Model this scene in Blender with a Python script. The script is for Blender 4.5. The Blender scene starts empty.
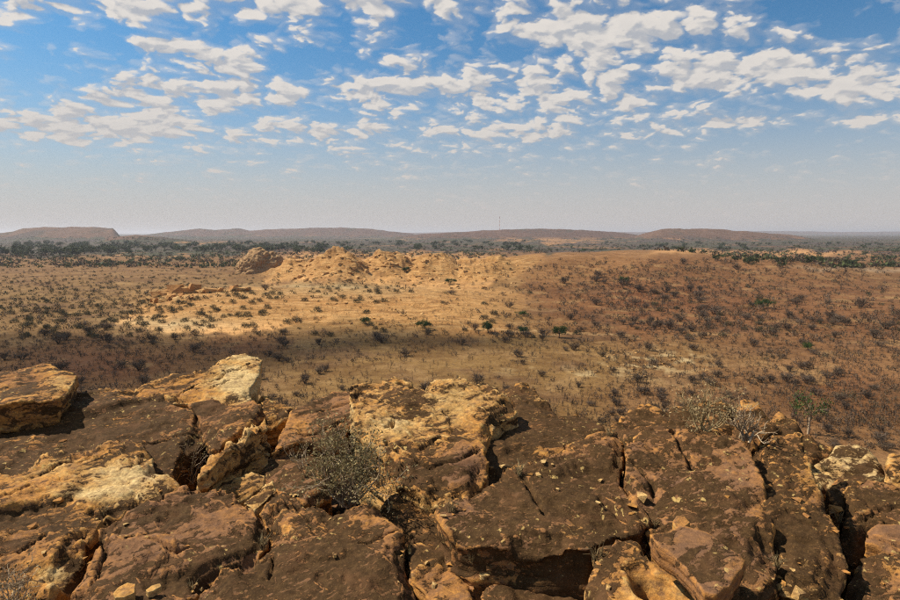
import bpy, bmesh, math, random
import numpy as np
from mathutils import Vector, Matrix

# ------------------------------------------------------------------ camera, sky, sun, exposure
CAMZ = 30.0
PITCH = math.radians(6.37)
FPX = 600.0
SUN_AZ, SUN_EL = math.radians(-72.0), math.radians(47.0)
SUN_STRENGTH = 5.0
SKY_STRENGTH = 0.083
EXPOSURE = 0.38

scene = bpy.context.scene
COL = scene.collection
cam_data = bpy.data.cameras.new('camera')
cam_data.lens = 24.0; cam_data.sensor_width = 36.0
cam_data.clip_start = 0.05; cam_data.clip_end = 80000.0
cam = bpy.data.objects.new('camera', cam_data)
COL.objects.link(cam)
cam.location = (0, 0, CAMZ)
cam.rotation_euler = (math.pi / 2 - PITCH, 0, 0)
scene.camera = cam
scene.view_settings.view_transform = 'Standard'
scene.view_settings.look = 'None'
scene.view_settings.gamma = 1.0
scene.view_settings.exposure = EXPOSURE
scene.render.engine = 'CYCLES'
scene.cycles.use_denoising = False
scene.cycles.pixel_filter_type = 'BLACKMAN_HARRIS'
scene.cycles.filter_width = 1.2
scene.cycles.max_bounces = 5
scene.cycles.diffuse_bounces = 2
scene.cycles.transparent_max_bounces = 8
scene.cycles.volume_bounces = 0

TOSUN = Vector((math.sin(SUN_AZ) * math.cos(SUN_EL), math.cos(SUN_AZ) * math.cos(SUN_EL), math.sin(SUN_EL)))
sun_data = bpy.data.lights.new('sun', 'SUN')
sun_data.energy = SUN_STRENGTH
sun_data.angle = math.radians(0.53)
sun_data.color = (1.0, 0.93, 0.82)
sun = bpy.data.objects.new('sun', sun_data)
COL.objects.link(sun)
sun.rotation_euler = TOSUN.to_track_quat('Z', 'Y').to_euler()


class NT:
    """small helper for node trees"""
    def __init__(self, tree):
        self.t = tree; tree.nodes.clear()
    def n(self, kind, **kw):
        nd = self.t.nodes.new(kind)
        for k, v in kw.items():
            setattr(nd, k, v)
        return nd
    def link(self, a, b):
        self.t.links.new(a, b)
    def setin(self, sock, v):
        if hasattr(v, 'is_linked'):
            self.link(v, sock)
        else:
            sock.default_value = v
    def math(self, op, a, b=0.0, c=0.0, clamp=False):
        nd = self.n('ShaderNodeMath', operation=op, use_clamp=clamp)
        self.setin(nd.inputs[0], a); self.setin(nd.inputs[1], b); self.setin(nd.inputs[2], c)
        return nd.outputs[0]
    def vmath(self, op, a, b=(0, 0, 0), scale=None):
        nd = self.n('ShaderNodeVectorMath', operation=op)
        self.setin(nd.inputs[0], a); self.setin(nd.inputs[1], b)
        if scale is not None:
            self.setin(nd.inputs['Scale'], scale)
        return nd.outputs['Value'] if op in ('LENGTH', 'DOT_PRODUCT', 'DISTANCE') else nd.outputs['Vector']
    def mix(self, f, a, b, mode='MIX'):
        nd = self.n('ShaderNodeMix', data_type='RGBA', blend_type=mode)
        self.setin(nd.inputs[0], f); self.setin(nd.inputs[6], a); self.setin(nd.inputs[7], b)
        return nd.outputs[2]
    def noise(self, vec, scale, detail=4.0, rough=0.55, dist=0.0, dims='3D', lac=2.0):
        nd = self.n('ShaderNodeTexNoise', noise_dimensions=dims)
        if vec is not None:
            self.link(vec, nd.inputs['Vector'])
        nd.inputs['Scale'].default_value = scale
        nd.inputs['Detail'].default_value = detail
        nd.inputs['Roughness'].default_value = rough
        nd.inputs['Distortion'].default_value = dist
        nd.inputs['Lacunarity'].default_value = lac
        return nd.outputs['Fac']
    def smooth(self, x, lo, hi, a=0.0, b=1.0):
        nd = self.n('ShaderNodeMapRange', interpolation_type='SMOOTHSTEP')
        self.setin(nd.inputs['Value'], x)
        self.setin(nd.inputs['From Min'], lo); self.setin(nd.inputs['From Max'], hi)
        self.setin(nd.inputs['To Min'], a); self.setin(nd.inputs['To Max'], b)
        return nd.outputs['Result']
    def ramp(self, x, stops, interp='LINEAR'):
        nd = self.n('ShaderNodeValToRGB')
        nd.color_ramp.interpolation = interp
        el = nd.color_ramp.elements
        while len(el) < len(stops):
            el.new(0.5)
        for e, (p, c) in zip(el, stops):
            e.position = p; e.color = (*c, 1.0)
        self.link(x, nd.inputs[0])
        return nd.outputs[0]
    def attr(self, name, kind='GEOMETRY'):
        nd = self.n('ShaderNodeAttribute', attribute_type=kind, attribute_name=name)
        return nd


def pix_dir(u, v):
    """unit view direction of photo pixel (900x600)"""
    u = np.asarray(u, float); v = np.asarray(v, float)
    a = (u - 450.0) / FPX; b = (300.0 - v) / FPX
    cp, sp = math.cos(PITCH), math.sin(PITCH)
    d = np.stack([a, cp + b * sp, -sp + b * cp], -1)
    return d / np.linalg.norm(d, axis=-1, keepdims=True)


# ---- world: hazy blue sky with a broken field of small cumulus
world = bpy.data.worlds.new('World'); scene.world = world; world.use_nodes = True
w = NT(world.node_tree)
sky = w.n('ShaderNodeTexSky', sky_type='NISHITA')
sky.sun_disc = False
sky.sun_elevation = SUN_EL; sky.sun_rotation = SUN_AZ
sky.altitude = 600; sky.air_density = 1.1; sky.dust_density = 1.2; sky.ozone_density = 2.0
tc = w.n('ShaderNodeTexCoord')
D = w.vmath('NORMALIZE', tc.outputs['Generated'])
sepD = w.n('ShaderNodeSeparateXYZ'); w.link(D, sepD.inputs[0])
zup = w.math('MAXIMUM', sepD.outputs['Z'], 0.0)
KZ = 0.28
inv = w.math('DIVIDE', 1.0, w.math('ADD', zup, KZ))
comb = w.n('ShaderNodeCombineXYZ')
w.link(w.math('MULTIPLY', sepD.outputs['X'], inv), comb.inputs[0])
w.link(w.math('MULTIPLY', sepD.outputs['Y'], inv), comb.inputs[1])
P = comb.outputs[0]


def cloud_plane(u, v):
    d = pix_dir(u, v); s = 1.0 / (max(d[2], 0.0) + KZ)
    return np.array([d[0] * s, d[1] * s, 0.0])


# where the field is thick (+) or open (-): (u, v, ru, rv, weight)
CLOUDS = [(800, 62, 85, 20, .18), (700, 78, 38, 20, .16), (640, 30, 75, 26, .17), (560, 25, 60, 26, .16), (560, 85, 70, 20, .14),
          (400, 90, 80, 22, .15), (235, 72, 36, 34, .17), (150, 108, 42, 26, .16), (165, 45, 36, 12, .14), (60, 8, 110, 12, .18), (330, 4, 120, 10, .14),
          (735, 122, 30, 8, .22), (470, 128, 70, 12, .12), (60, 125, 80, 18, .17), (120, 90, 30, 20, .12), (250, 100, 40, 14, .10), (480, 100, 40, 10, .08), (330, 130, 40, 8, .10), (620, 105, 60, 10, .12), (600, 135, 120, 8, .06), (200, 140, 160, 10, .06), (860, 85, 40, 14, .16), (860, 118, 25, 8, .15), (270, 122, 25, 12, .12),
          (75, 68, 55, 28, -.12), (850, 18, 45, 18, -.18), (300, 62, 40, 16, -.12), (770, 105, 60, 8, -.14), (455, 48, 60, 12, -.05),
          (800, 140, 110, 14, -.15), (110, 30, 90, 10, -.10), (700, 20, 40, 14, -.06), (330, 112, 30, 14, -.10)]
cov = None
for (cu, cv, ru, rv, wt) in CLOUDS:
    c = cloud_plane(cu, cv)
    ex = cloud_plane(cu + ru, cv) - c; ey = cloud_plane(cu, cv - rv) - c
    m = np.linalg.inv(np.array([[ex[0], ey[0]], [ex[1], ey[1]]]))
    dp = w.vmath('SUBTRACT', P, tuple(c))
    a1 = w.vmath('DOT_PRODUCT', dp, (m[0, 0], m[0, 1], 0)); a2 = w.vmath('DOT_PRODUCT', dp, (m[1, 0], m[1, 1], 0))
    r2 = w.math('ADD', w.math('MULTIPLY', a1, a1), w.math('MULTIPLY', a2, a2))
    g = w.math('MULTIPLY', w.math('EXPONENT', w.math('MULTIPLY', r2, -0.8)), wt * 0.8)
    cov = g if cov is None else w.math('ADD', cov, g)


def cloud_density(vec):
    big = w.noise(vec, 2.6, 2.0, 0.5, 0.2)
    puff = w.noise(vec, 7.0, 9.0, 0.56, 0.1)
    warp = w.vmath('ADD', vec, w.vmath('SCALE', (1.0, 0.7, 0.0), scale=w.math('MULTIPLY', w.math('SUBTRACT', puff, 0.5), 0.22)))
    bil = None
    for sc_, wt_ in ((10.5, 0.62), (27.0, 0.38)):
        vo = w.n('ShaderNodeTexVoronoi', feature='SMOOTH_F1', voronoi_dimensions='2D')
        vo.inputs['Scale'].default_value = sc_; vo.inputs['Smoothness'].default_value = 0.35
        w.link(warp, vo.inputs['Vector'])
        b_ = w.math('MULTIPLY', w.math('SUBTRACT', 0.85, vo.outputs['Distance']), wt_)
        bil = b_ if bil is None else w.math('ADD', bil, b_)
    s_ = w.math('ADD', w.math('MULTIPLY', big, 0.24), w.math('MULTIPLY', puff, 0.42))
    return w.math('ADD', s_, w.math('MULTIPLY', bil, 0.40))


f0 = cloud_density(P)
# the same field a little higher up in the sky: tells crown from base
shift = w.vmath('ADD', w.vmath('SCALE', P, scale=0.978), (-0.018, 0.0, 0.0))
f1 = cloud_density(shift)
dens = w.math('ADD', f0, cov)
lowfade = w.smooth(sepD.outputs['Z'], 0.08, 0.15, -0.08, 0.0)
dens = w.math('ADD', dens, lowfade)
alpha = w.smooth(dens, 0.525, 0.615)
veil = w.smooth(dens, 0.42, 0.56, 0.0, 0.28)
alpha = w.math('MAXIMUM', alpha, veil)
shade = w.smooth(w.math('SUBTRACT', w.math('ADD', f0, 0.0), f1), -0.07, 0.09)
core = w.smooth(dens, 0.52, 0.85)
lit = w.math('MULTIPLY', shade, w.math('SUBTRACT', 1.0, w.math('MULTIPLY', core, 0.25)))
cl_col = w.ramp(lit, [(0.0, (4.4, 4.5, 4.75)), (0.5, (6.2, 5.9, 5.6)), (1.0, (7.8, 7.2, 6.5))])
skyc = w.mix(1.0, sky.outputs[0], (0.36, 0.76, 0.97, 1.0), 'MULTIPLY')
elev = w.math('ARCSINE', zup)
c1 = w.mix(w.math('MULTIPLY', alpha, 0.93), skyc, cl_col)
hz = w.math('EXPONENT', w.math('MULTIPLY', w.math('POWER', w.math('DIVIDE', elev, math.radians(9.0)), 2.0), -1.0))
haze_col = (5.25, 4.9, 4.75, 1.0)
c2 = w.mix(w.math('MULTIPLY', hz, 0.97), c1, haze_col)
bg = w.n('ShaderNodeBackground'); bg.inputs['Strength'].default_value = SKY_STRENGTH
w.link(c2, bg.inputs['Color'])
wo = w.n('ShaderNodeOutputWorld'); w.link(bg.outputs[0], wo.inputs['Surface'])

# ------------------------------------------------------------------ numeric helpers
RNG = np.random.default_rng(11)
random.seed(11)
_grad = np.random.default_rng(5).normal(size=(256, 3)); _grad /= np.linalg.norm(_grad, axis=1, keepdims=True)
_perm = np.random.default_rng(6).permutation(256)


def pnoise(p):
    """gradient noise, about -1..1"""
    p = np.asarray(p, float)
    i = np.floor(p).astype(np.int64); f = p - i
    q = f * f * f * (f * (f * 6 - 15) + 10)
    out = np.zeros(len(p))
    for dx in (0, 1):
        wx = q[:, 0] if dx else 1 - q[:, 0]
        for dy in (0, 1):
            wy = q[:, 1] if dy else 1 - q[:, 1]
            for dz in (0, 1):
                wz = q[:, 2] if dz else 1 - q[:, 2]
                h = _perm[(_perm[(_perm[(i[:, 0] + dx) & 255] + i[:, 1] + dy) & 255] + i[:, 2] + dz) & 255]
                g = _grad[h]
                out += wx * wy * wz * (g[:, 0] * (f[:, 0] - dx) + g[:, 1] * (f[:, 1] - dy) + g[:, 2] * (f[:, 2] - dz))
    return out * 1.6


def fbm(p, octaves=4, gain=0.5, lac=2.03):
    p = np.asarray(p, float); s = np.zeros(len(p)); a = 1.0; tot = 0
    for k in range(octaves):
        s += a * pnoise(p + 17.3 * k); tot += a; a *= gain; p = p * lac
    return s / tot * 1.4


def sstep(x, a, b):
    t = np.clip((np.asarray(x, float) - a) / (b - a), 0, 1)
    return t * t * (3 - 2 * t)


def project(p):
    """world points -> photo pixels"""
    p = np.asarray(p, float); x = p[..., 0]; y = p[..., 1]; z = p[..., 2] - CAMZ
    cp, sp = math.cos(PITCH), math.sin(PITCH)
    fw = np.maximum(y * cp - z * sp, 1e-3); up = y * sp + z * cp
    return 450 + FPX * x / fw, 300 - FPX * up / fw


def down_tan(v):
    return math.tan(math.atan((v - 300.0) / FPX) + PITCH)


def mesh_from(name, verts, faces):
    me = bpy.data.meshes.new(name)
    me.from_pydata([tuple(map(float, q)) for q in verts], [], [tuple(map(int, q)) for q in faces]); me.update()
    return me


def mesh_np(name, verts, faces):
    """fast mesh from arrays; faces all of one size"""
    me = bpy.data.meshes.new(name)
    verts = np.ascontiguousarray(verts, np.float32); faces = np.ascontiguousarray(faces, np.int32)
    n, k = faces.shape
    me.vertices.add(len(verts)); me.vertices.foreach_set('co', verts.ravel())
    me.loops.add(n * k); me.loops.foreach_set('vertex_index', faces.ravel())
    me.polygons.add(n); me.polygons.foreach_set('loop_start', np.arange(0, n * k, k, dtype=np.int32))
    me.update(calc_edges=True); me.validate()
    return me


def smooth_shade(me):
    me.polygons.foreach_set('use_smooth', np.ones(len(me.polygons), bool)); me.update()


def float_attr(me, name, data):
    a = me.attributes.new(name, 'FLOAT', 'POINT'); a.data.foreach_set('value', np.ascontiguousarray(data, np.float32))


def color_attr(me, name, data):
    a = me.attributes.new(name, 'FLOAT_COLOR', 'POINT')
    d = np.ones((len(data), 4), np.float32); d[:, :3] = data
    a.data.foreach_set('color', d.ravel())


def link(name, data, mat=None, loc=(0, 0, 0), rotz=0.0, scale=None, parent=None):
    o = bpy.data.objects.new(name, data); COL.objects.link(o)
    o.location = loc; o.rotation_euler = (0, 0, rotz)
    if scale is not None:
        o.scale = scale
    if mat is not None and data is not None and not data.materials:
        data.materials.append(mat)
    if parent is not None:
        o.parent = parent
    return o


def tag(o, label=None, category=None, group=None, kind=None):
    for k, v in (('label', label), ('category', category), ('group', group), ('kind', kind)):
        if v:
            o[k] = v
    return o


# ------------------------------------------------------------------ materials
def new_mat(name):
    m = bpy.data.materials.new(name); m.use_nodes = True
    return m, NT(m.node_tree)


def finish(nt, color, rough, normal=None, spec=0.25):
    b = nt.n('ShaderNodeBsdfPrincipled')
    nt.setin(b.inputs['Base Color'], color); nt.setin(b.inputs['Roughness'], rough)
    b.inputs['Specular IOR Level'].default_value = spec
    if normal is not None:
        nt.link(normal, b.inputs['Normal'])
    o = nt.n('ShaderNodeOutputMaterial'); nt.link(b.outputs[0], o.inputs['Surface'])
    return b


def rock_material():
    """sandstone under a broken dark crust; vertex attributes 'crust' (how much) and 'tone' (pink-brown .. orange .. cream)"""
    m, t = new_mat('crusted sandstone')
    tc = t.n('ShaderNodeTexCoord'); oi = t.n('ShaderNodeObjectInfo')
    off = t.vmath('SCALE', (13.7, 7.1, 3.3), scale=t.math('MULTIPLY', oi.outputs['Random'], 9.0))
    geo = t.n('ShaderNodeNewGeometry')
    P = t.vmath('ADD', geo.outputs['Position'], off)
    Pf = t.vmath('MULTIPLY', P, (1.0, 1.3, 2.6))           # bedding lies flat
    Ps = t.vmath('MULTIPLY', P, (0.55, 1.0, 2.2))
    crust = t.attr('crust').outputs['Fac']; tone = t.attr('tone').outputs['Fac']
    Pr = t.n('ShaderNodeVectorRotate', rotation_type='Z_AXIS'); t.link(P, Pr.inputs['Vector']); Pr.inputs['Angle'].default_value = -0.6
    Pr = t.vmath('MULTIPLY', Pr.outputs[0], (0.55, 1.15, 1.6))
    n1 = t.noise(Pr, 2.6, 6.0, 0.60, 0.4)
    n2 = t.noise(Pr, 10.0, 6.0, 0.60, 0.7)
    n3 = t.noise(P, 46.0, 5.0, 0.65)
    field = t.math('ADD', t.math('ADD', t.math('MULTIPLY', n1, 0.37), t.math('MULTIPLY', n2, 0.50)), t.math('MULTIPLY', n3, 0.13))
    pt = t.n('ShaderNodeNewGeometry').outputs['Pointiness']
    crust = t.math('SUBTRACT', crust, t.smooth(pt, 0.51, 0.58, 0.0, 0.36))
    crust = t.math('ADD', crust, t.smooth(pt, 0.44, 0.49, 0.12, 0.0))
    tone = t.math('ADD', tone, t.smooth(pt, 0.51, 0.57, 0.0, 0.16))
    thr = t.math('ADD', 0.5, t.math('MULTIPLY', t.math('SUBTRACT', crust, 0.44), 0.25))
    diff = t.math('SUBTRACT', thr, field)
    mask = t.smooth(diff, -0.004, 0.008)
    fle = t.noise(Pr, 30.0, 4.0, 0.6, 0.6)
    mask = t.math('MULTIPLY', mask, t.math('SUBTRACT', 1.0, t.math('MULTIPLY', t.smooth(fle, 0.585, 0.62), t.smooth(n1, 0.40, 0.52, 0.15, 0.9))))
    # bare stone
    g1 = t.noise(Pf, 3.1, 7.0, 0.6, 0.3)
    g2 = t.noise(Pf, 24.0, 6.0, 0.65)
    lam = t.noise(t.vmath('MULTIPLY', P, (0.8, 1.2, 30.0)), 2.0, 5.0, 0.6, 0.5)
    tt = t.math('ADD', tone, t.math('MULTIPLY', t.math('SUBTRACT', g1, 0.5), 0.55))
    tt = t.math('ADD', tt, t.math('MULTIPLY', t.math('SUBTRACT', g2, 0.5), 0.30))
    stone = t.ramp(tt, [(0.0, (0.135, 0.066, 0.032)), (0.25, (0.245, 0.122, 0.056)), (0.45, (0.38, 0.17, 0.050)), (0.62, (0.52, 0.24, 0.055)),
                        (0.8, (0.57, 0.33, 0.105)), (1.0, (0.63, 0.44, 0.19))])
    stone = t.mix(t.smooth(n3, 0.38, 0.60, 0.42, 0.0), stone, (0.10, 0.055, 0.03, 1))
    mott = t.noise(Pr, 21.0, 5.0, 0.62, 0.5)
    stone = t.mix(t.smooth(mott, 0.50, 0.66, 0.0, 0.55), stone, (0.17, 0.095, 0.058, 1))
    stone = t.mix(t.smooth(lam, 0.52, 0.66, 0.0, 0.35), stone, (0.13, 0.06, 0.025, 1))
    # thin weathered stain round the crust
    stain = t.smooth(diff, -0.085, 0.0, 0.0, 0.45)
    stone = t.mix(stain, stone, (0.13, 0.066, 0.033, 1))
    # crust
    c1 = t.noise(P, 30.0, 6.0, 0.7)
    c2 = t.noise(P, 5.0, 6.0, 0.6)
    crc = t.ramp(c1, [(0.25, (0.035, 0.0185, 0.0075)), (0.5, (0.064, 0.034, 0.013)), (0.72, (0.105, 0.057, 0.021))])
    crc = t.mix(t.smooth(c2, 0.48, 0.70, 0.0, 0.55), crc, (0.135, 0.064, 0.027, 1))
    speck = t.noise(P, 85.0, 3.0, 0.6)
    crc = t.mix(t.smooth(speck, 0.60, 0.72, 0.0, 0.55), crc, (0.24, 0.135, 0.052, 1))
    col = t.mix(mask, stone, crc)
    # little yellow lichen scabs
    li = t.noise(P, 19.0, 4.0, 0.6, 0.4); lz = t.noise(P, 1.7, 3.0, 0.5)
    lm = t.math('MULTIPLY', t.smooth(li, 0.635, 0.655), t.smooth(lz, 0.49, 0.57))
    col = t.mix(t.math('MULTIPLY', lm, 0.85), col, (0.50, 0.33, 0.11, 1))
    # fine relief
    h = t.math('MULTIPLY', t.smooth(diff, -0.012, 0.012), 0.0075)
    h = t.math('ADD', h, t.math('MULTIPLY', g2, 0.006))
    h = t.math('ADD', h, t.math('MULTIPLY', c1, 0.0045))
    h = t.math('ADD', h, t.math('MULTIPLY', lam, 0.006))
    h = t.math('ADD', h, t.math('MULTIPLY', t.noise(P, 120.0, 3.0, 0.6), 0.002))
    bp = t.n('ShaderNodeBump'); bp.inputs['Strength'].default_value = 0.9; bp.inputs['Distance'].default_value = 1.0
    t.link(h, bp.inputs['Height'])
    finish(t, col, t.smooth(mask, 0, 1, 0.95, 0.85), bp.outputs[0], 0.08)
    return m


def plain_rock_material(name, cols, scale):
    """far sandstone: coloured by noise, scale in metres"""
    m, t = new_mat(name)
    geo = t.n('ShaderNodeNewGeometry')
    P = geo.outputs['Position']
    n1 = t.noise(t.vmath('MULTIPLY', P, (1, 1, 2.5)), 1.0 / scale, 8.0, 0.65, 0.4)
    n2 = t.noise(t.vmath('MULTIPLY', P, (1, 1, 1)), 5.0 / scale, 6.0, 0.65)
    c = t.ramp(t.math('ADD', t.math('MULTIPLY', n1, 0.6), t.math('MULTIPLY', n2, 0.4)), [(0.33, cols[0]), (0.47, cols[1]), (0.62, cols[2])])
    bp = t.n('ShaderNodeBump'); bp.inputs['Strength'].default_value = 0.9; bp.inputs['Distance'].default_value = scale * 0.10
    t.link(t.math('ADD', n1, t.math('MULTIPLY', n2, 0.4)), bp.inputs['Height'])
    finish(t, c, 0.95, bp.outputs[0], 0.1)
    return m


def ground_material():
    m, t = new_mat('dry plain soil')
    geo = t.n('ShaderNodeNewGeometry'); P = geo.outputs['Position']
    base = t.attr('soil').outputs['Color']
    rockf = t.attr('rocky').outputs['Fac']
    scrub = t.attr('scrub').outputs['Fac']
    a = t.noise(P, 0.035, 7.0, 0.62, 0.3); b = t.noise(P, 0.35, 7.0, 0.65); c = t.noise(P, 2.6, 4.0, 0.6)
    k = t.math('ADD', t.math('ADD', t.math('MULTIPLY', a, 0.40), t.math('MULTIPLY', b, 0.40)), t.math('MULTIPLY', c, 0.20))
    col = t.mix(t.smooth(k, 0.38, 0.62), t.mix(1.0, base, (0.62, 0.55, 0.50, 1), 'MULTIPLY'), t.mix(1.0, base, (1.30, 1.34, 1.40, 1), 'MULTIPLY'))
    col = t.mix(t.smooth(c, 0.36, 0.64, 0.22, 0.0), col, (0.09, 0.045, 0.02, 1))
    # small litter and tufts
    tuft = t.noise(P, 0.9, 3.0, 0.7)
    col = t.mix(t.smooth(tuft, 0.60, 0.68, 0.0, 0.6), col, (0.085, 0.055, 0.032, 1))
    # rock faces: streaked light and dark
    r1 = t.noise(t.vmath('MULTIPLY', P, (0.5, 1.2, 3.0)), 0.22, 9.0, 0.70, 0.8)
    rc = t.ramp(r1, [(0.36, (0.13, 0.055, 0.02)), (0.46, (0.40, 0.19, 0.055)), (0.60, (0.61, 0.355, 0.135))])
    rc = t.mix(0.35, rc, base)
    col = t.mix(rockf, col, rc)
    # far scrub too small to tell apart
    s1 = t.noise(P, 0.02, 9.0, 0.72, 0.5); s2 = t.noise(t.vmath('MULTIPLY', P, (1.0, 0.35, 1.0)), 0.008, 6.0, 0.65, 0.6)
    sm = t.smooth(t.math('ADD', t.math('MULTIPLY', s1, 0.5), t.math('MULTIPLY', s2, 0.5)), t.math('SUBTRACT', 0.62, t.math('MULTIPLY', scrub, 0.30)), t.math('SUBTRACT', 0.68, t.math('MULTIPLY', scrub, 0.30)))
    green = t.smooth(t.noise(P, 0.004, 4.0, 0.6), 0.42, 0.6)
    sc = t.mix(green, (0.062, 0.048, 0.038, 1), (0.045, 0.052, 0.028, 1))
    col = t.mix(t.math('MULTIPLY', sm, t.math('MINIMUM', t.math('MULTIPLY', scrub, 1.6), 0.88)), col, sc)
    bp = t.n('ShaderNodeBump'); bp.inputs['Strength'].default_value = 0.8; bp.inputs['Distance'].default_value = 1.0
    hh = t.math('ADD', t.math('MULTIPLY', b, 0.6), t.math('MULTIPLY', t.math('MULTIPLY', r1, 3.5), rockf))
    t.link(hh, bp.inputs['Height'])
    finish(t, col, 0.95, bp.outputs[0], 0.1)
    return m


def leaf_material(name, c0, c1, trans=0.25, scale=3.0, hue=None):
    m, t = new_mat(name)
    geo = t.n('ShaderNodeNewGeometry'); oi = t.n('ShaderNodeObjectInfo')
    n = t.noise(geo.outputs['Position'], scale, 3.0, 0.6)
    f = t.math('ADD', t.math('MULTIPLY', n, 0.55), t.math('MULTIPLY', geo.outputs['Random Per Island'], 0.5))
    f = t.math('ADD', f, t.math('MULTIPLY', t.math('SUBTRACT', oi.outputs['Random'], 0.5), 0.3))
    col = t.mix(t.smooth(f, 0.25, 0.8), (*c0, 1), (*c1, 1))
    if hue is not None:
        hn = t.noise(geo.outputs['Position'], 0.09, 4.0, 0.7)
        col = t.mix(t.smooth(hn, 0.50, 0.66, 0.0, 0.8), col, (*hue[0], 1)); col = t.mix(t.smooth(hn, 0.34, 0.48, 0.7, 0.0), col, (*hue[1], 1))
    b = t.n('ShaderNodeBsdfPrincipled'); t.link(col, b.inputs['Base Color']); b.inputs['Roughness'].default_value = 0.75
    b.inputs['Specular IOR Level'].default_value = 0.15
    tr = t.n('ShaderNodeBsdfTranslucent'); t.link(col, tr.inputs['Color'])
    mx = t.n('ShaderNodeMixShader'); mx.inputs[0].default_value = trans
    t.link(b.outputs[0], mx.inputs[1]); t.link(tr.outputs[0], mx.inputs[2])
    o = t.n('ShaderNodeOutputMaterial'); t.link(mx.outputs[0], o.inputs['Surface'])
    return m


ROCK = rock_material()
GROUND = ground_material()
TWIG = leaf_material('grey twigs', (0.065, 0.046, 0.031), (0.17, 0.12, 0.082), 0.0)
DRYLEAF = leaf_material('dry brown leaves', (0.052, 0.034, 0.021), (0.14, 0.090, 0.050), 0.15, 3.0, ((0.08, 0.072, 0.030), (0.13, 0.094, 0.060)))
OLIVE = leaf_material('olive leaves', (0.026, 0.030, 0.012), (0.082, 0.080, 0.03), 0.2)
GREEN = leaf_material('green leaves', (0.018, 0.040, 0.010), (0.075, 0.115, 0.025), 0.2)
DARKGREEN = leaf_material('dark green leaves', (0.032, 0.044, 0.014), (0.09, 0.105, 0.034), 0.15, 0.3)
PALEWOOD = leaf_material('pale dead wood', (0.25, 0.165, 0.09), (0.56, 0.42, 0.26), 0.0, 20.0)
BROWNWOOD = leaf_material('brown bark', (0.035, 0.026, 0.02), (0.11, 0.08, 0.06), 0.0, 12.0)
BUSHLEAF = leaf_material('small grey-green leaves', (0.14, 0.11, 0.048), (0.52, 0.40, 0.18), 0.2, 25.0)
STRAW = leaf_material('dry straw twigs', (0.16, 0.11, 0.05), (0.46, 0.34, 0.16), 0.0, 20.0)

# ------------------------------------------------------------------ ground: one sheet from the hilltop to the horizon
MOUNDS = [  # rocky hills of the middle distance: u, distance, top pixel row, half width px, half depth m, rockiness
    (338, 385, 250, 34, 42, 1), (388, 395, 251, 30, 40, 1), (432, 390, 254.5, 34, 42, 1), (488, 390, 259, 46, 46, .9), (296, 400, 262, 30, 36, .9),
    (560, 430, 255, 90, 95, .25), (650, 450, 252, 120, 120, .12), (770, 440, 260, 110, 110, .1)]
RIDGES = [  # distance, half depth, [(u, v)...]
    (2600, 260, [(-160, 229), (-40, 231), (0, 233), (13, 231), (23, 228), (73, 226.9), (113, 227.8), (116, 231), (121, 238)]),
    (1700, 200, [(92, 243), (104, 239.5), (115, 237), (135, 235.3), (160, 236.5), (185, 240), (205, 243.5)]),
    (4300, 420, [(120, 240), (150, 234), (175, 231), (200, 228.3), (215, 229.6), (237, 228.2), (250, 230.6), (275, 229), (300, 228.2), (340, 227.3), (370, 228.6), (388, 231), (412, 233.5), (440, 240)]),
    (2900, 380, [(395, 237), (430, 233.4), (470, 231.3), (500, 229.7), (530, 228.6), (570, 229.2), (600, 231), (630, 234), (655, 237)]),
    (2500, 240, [(636, 236), (652, 231), (662, 229), (680, 228.2), (720, 229.2), (740, 230.5), (770, 233), (800, 236), (830, 242)]),
    (11000, 900, [(400, 233), (470, 231.6), (640, 232), (700, 231.2), (780, 231), (850, 231.8), (960, 231), (1100, 232.4)])]


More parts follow.
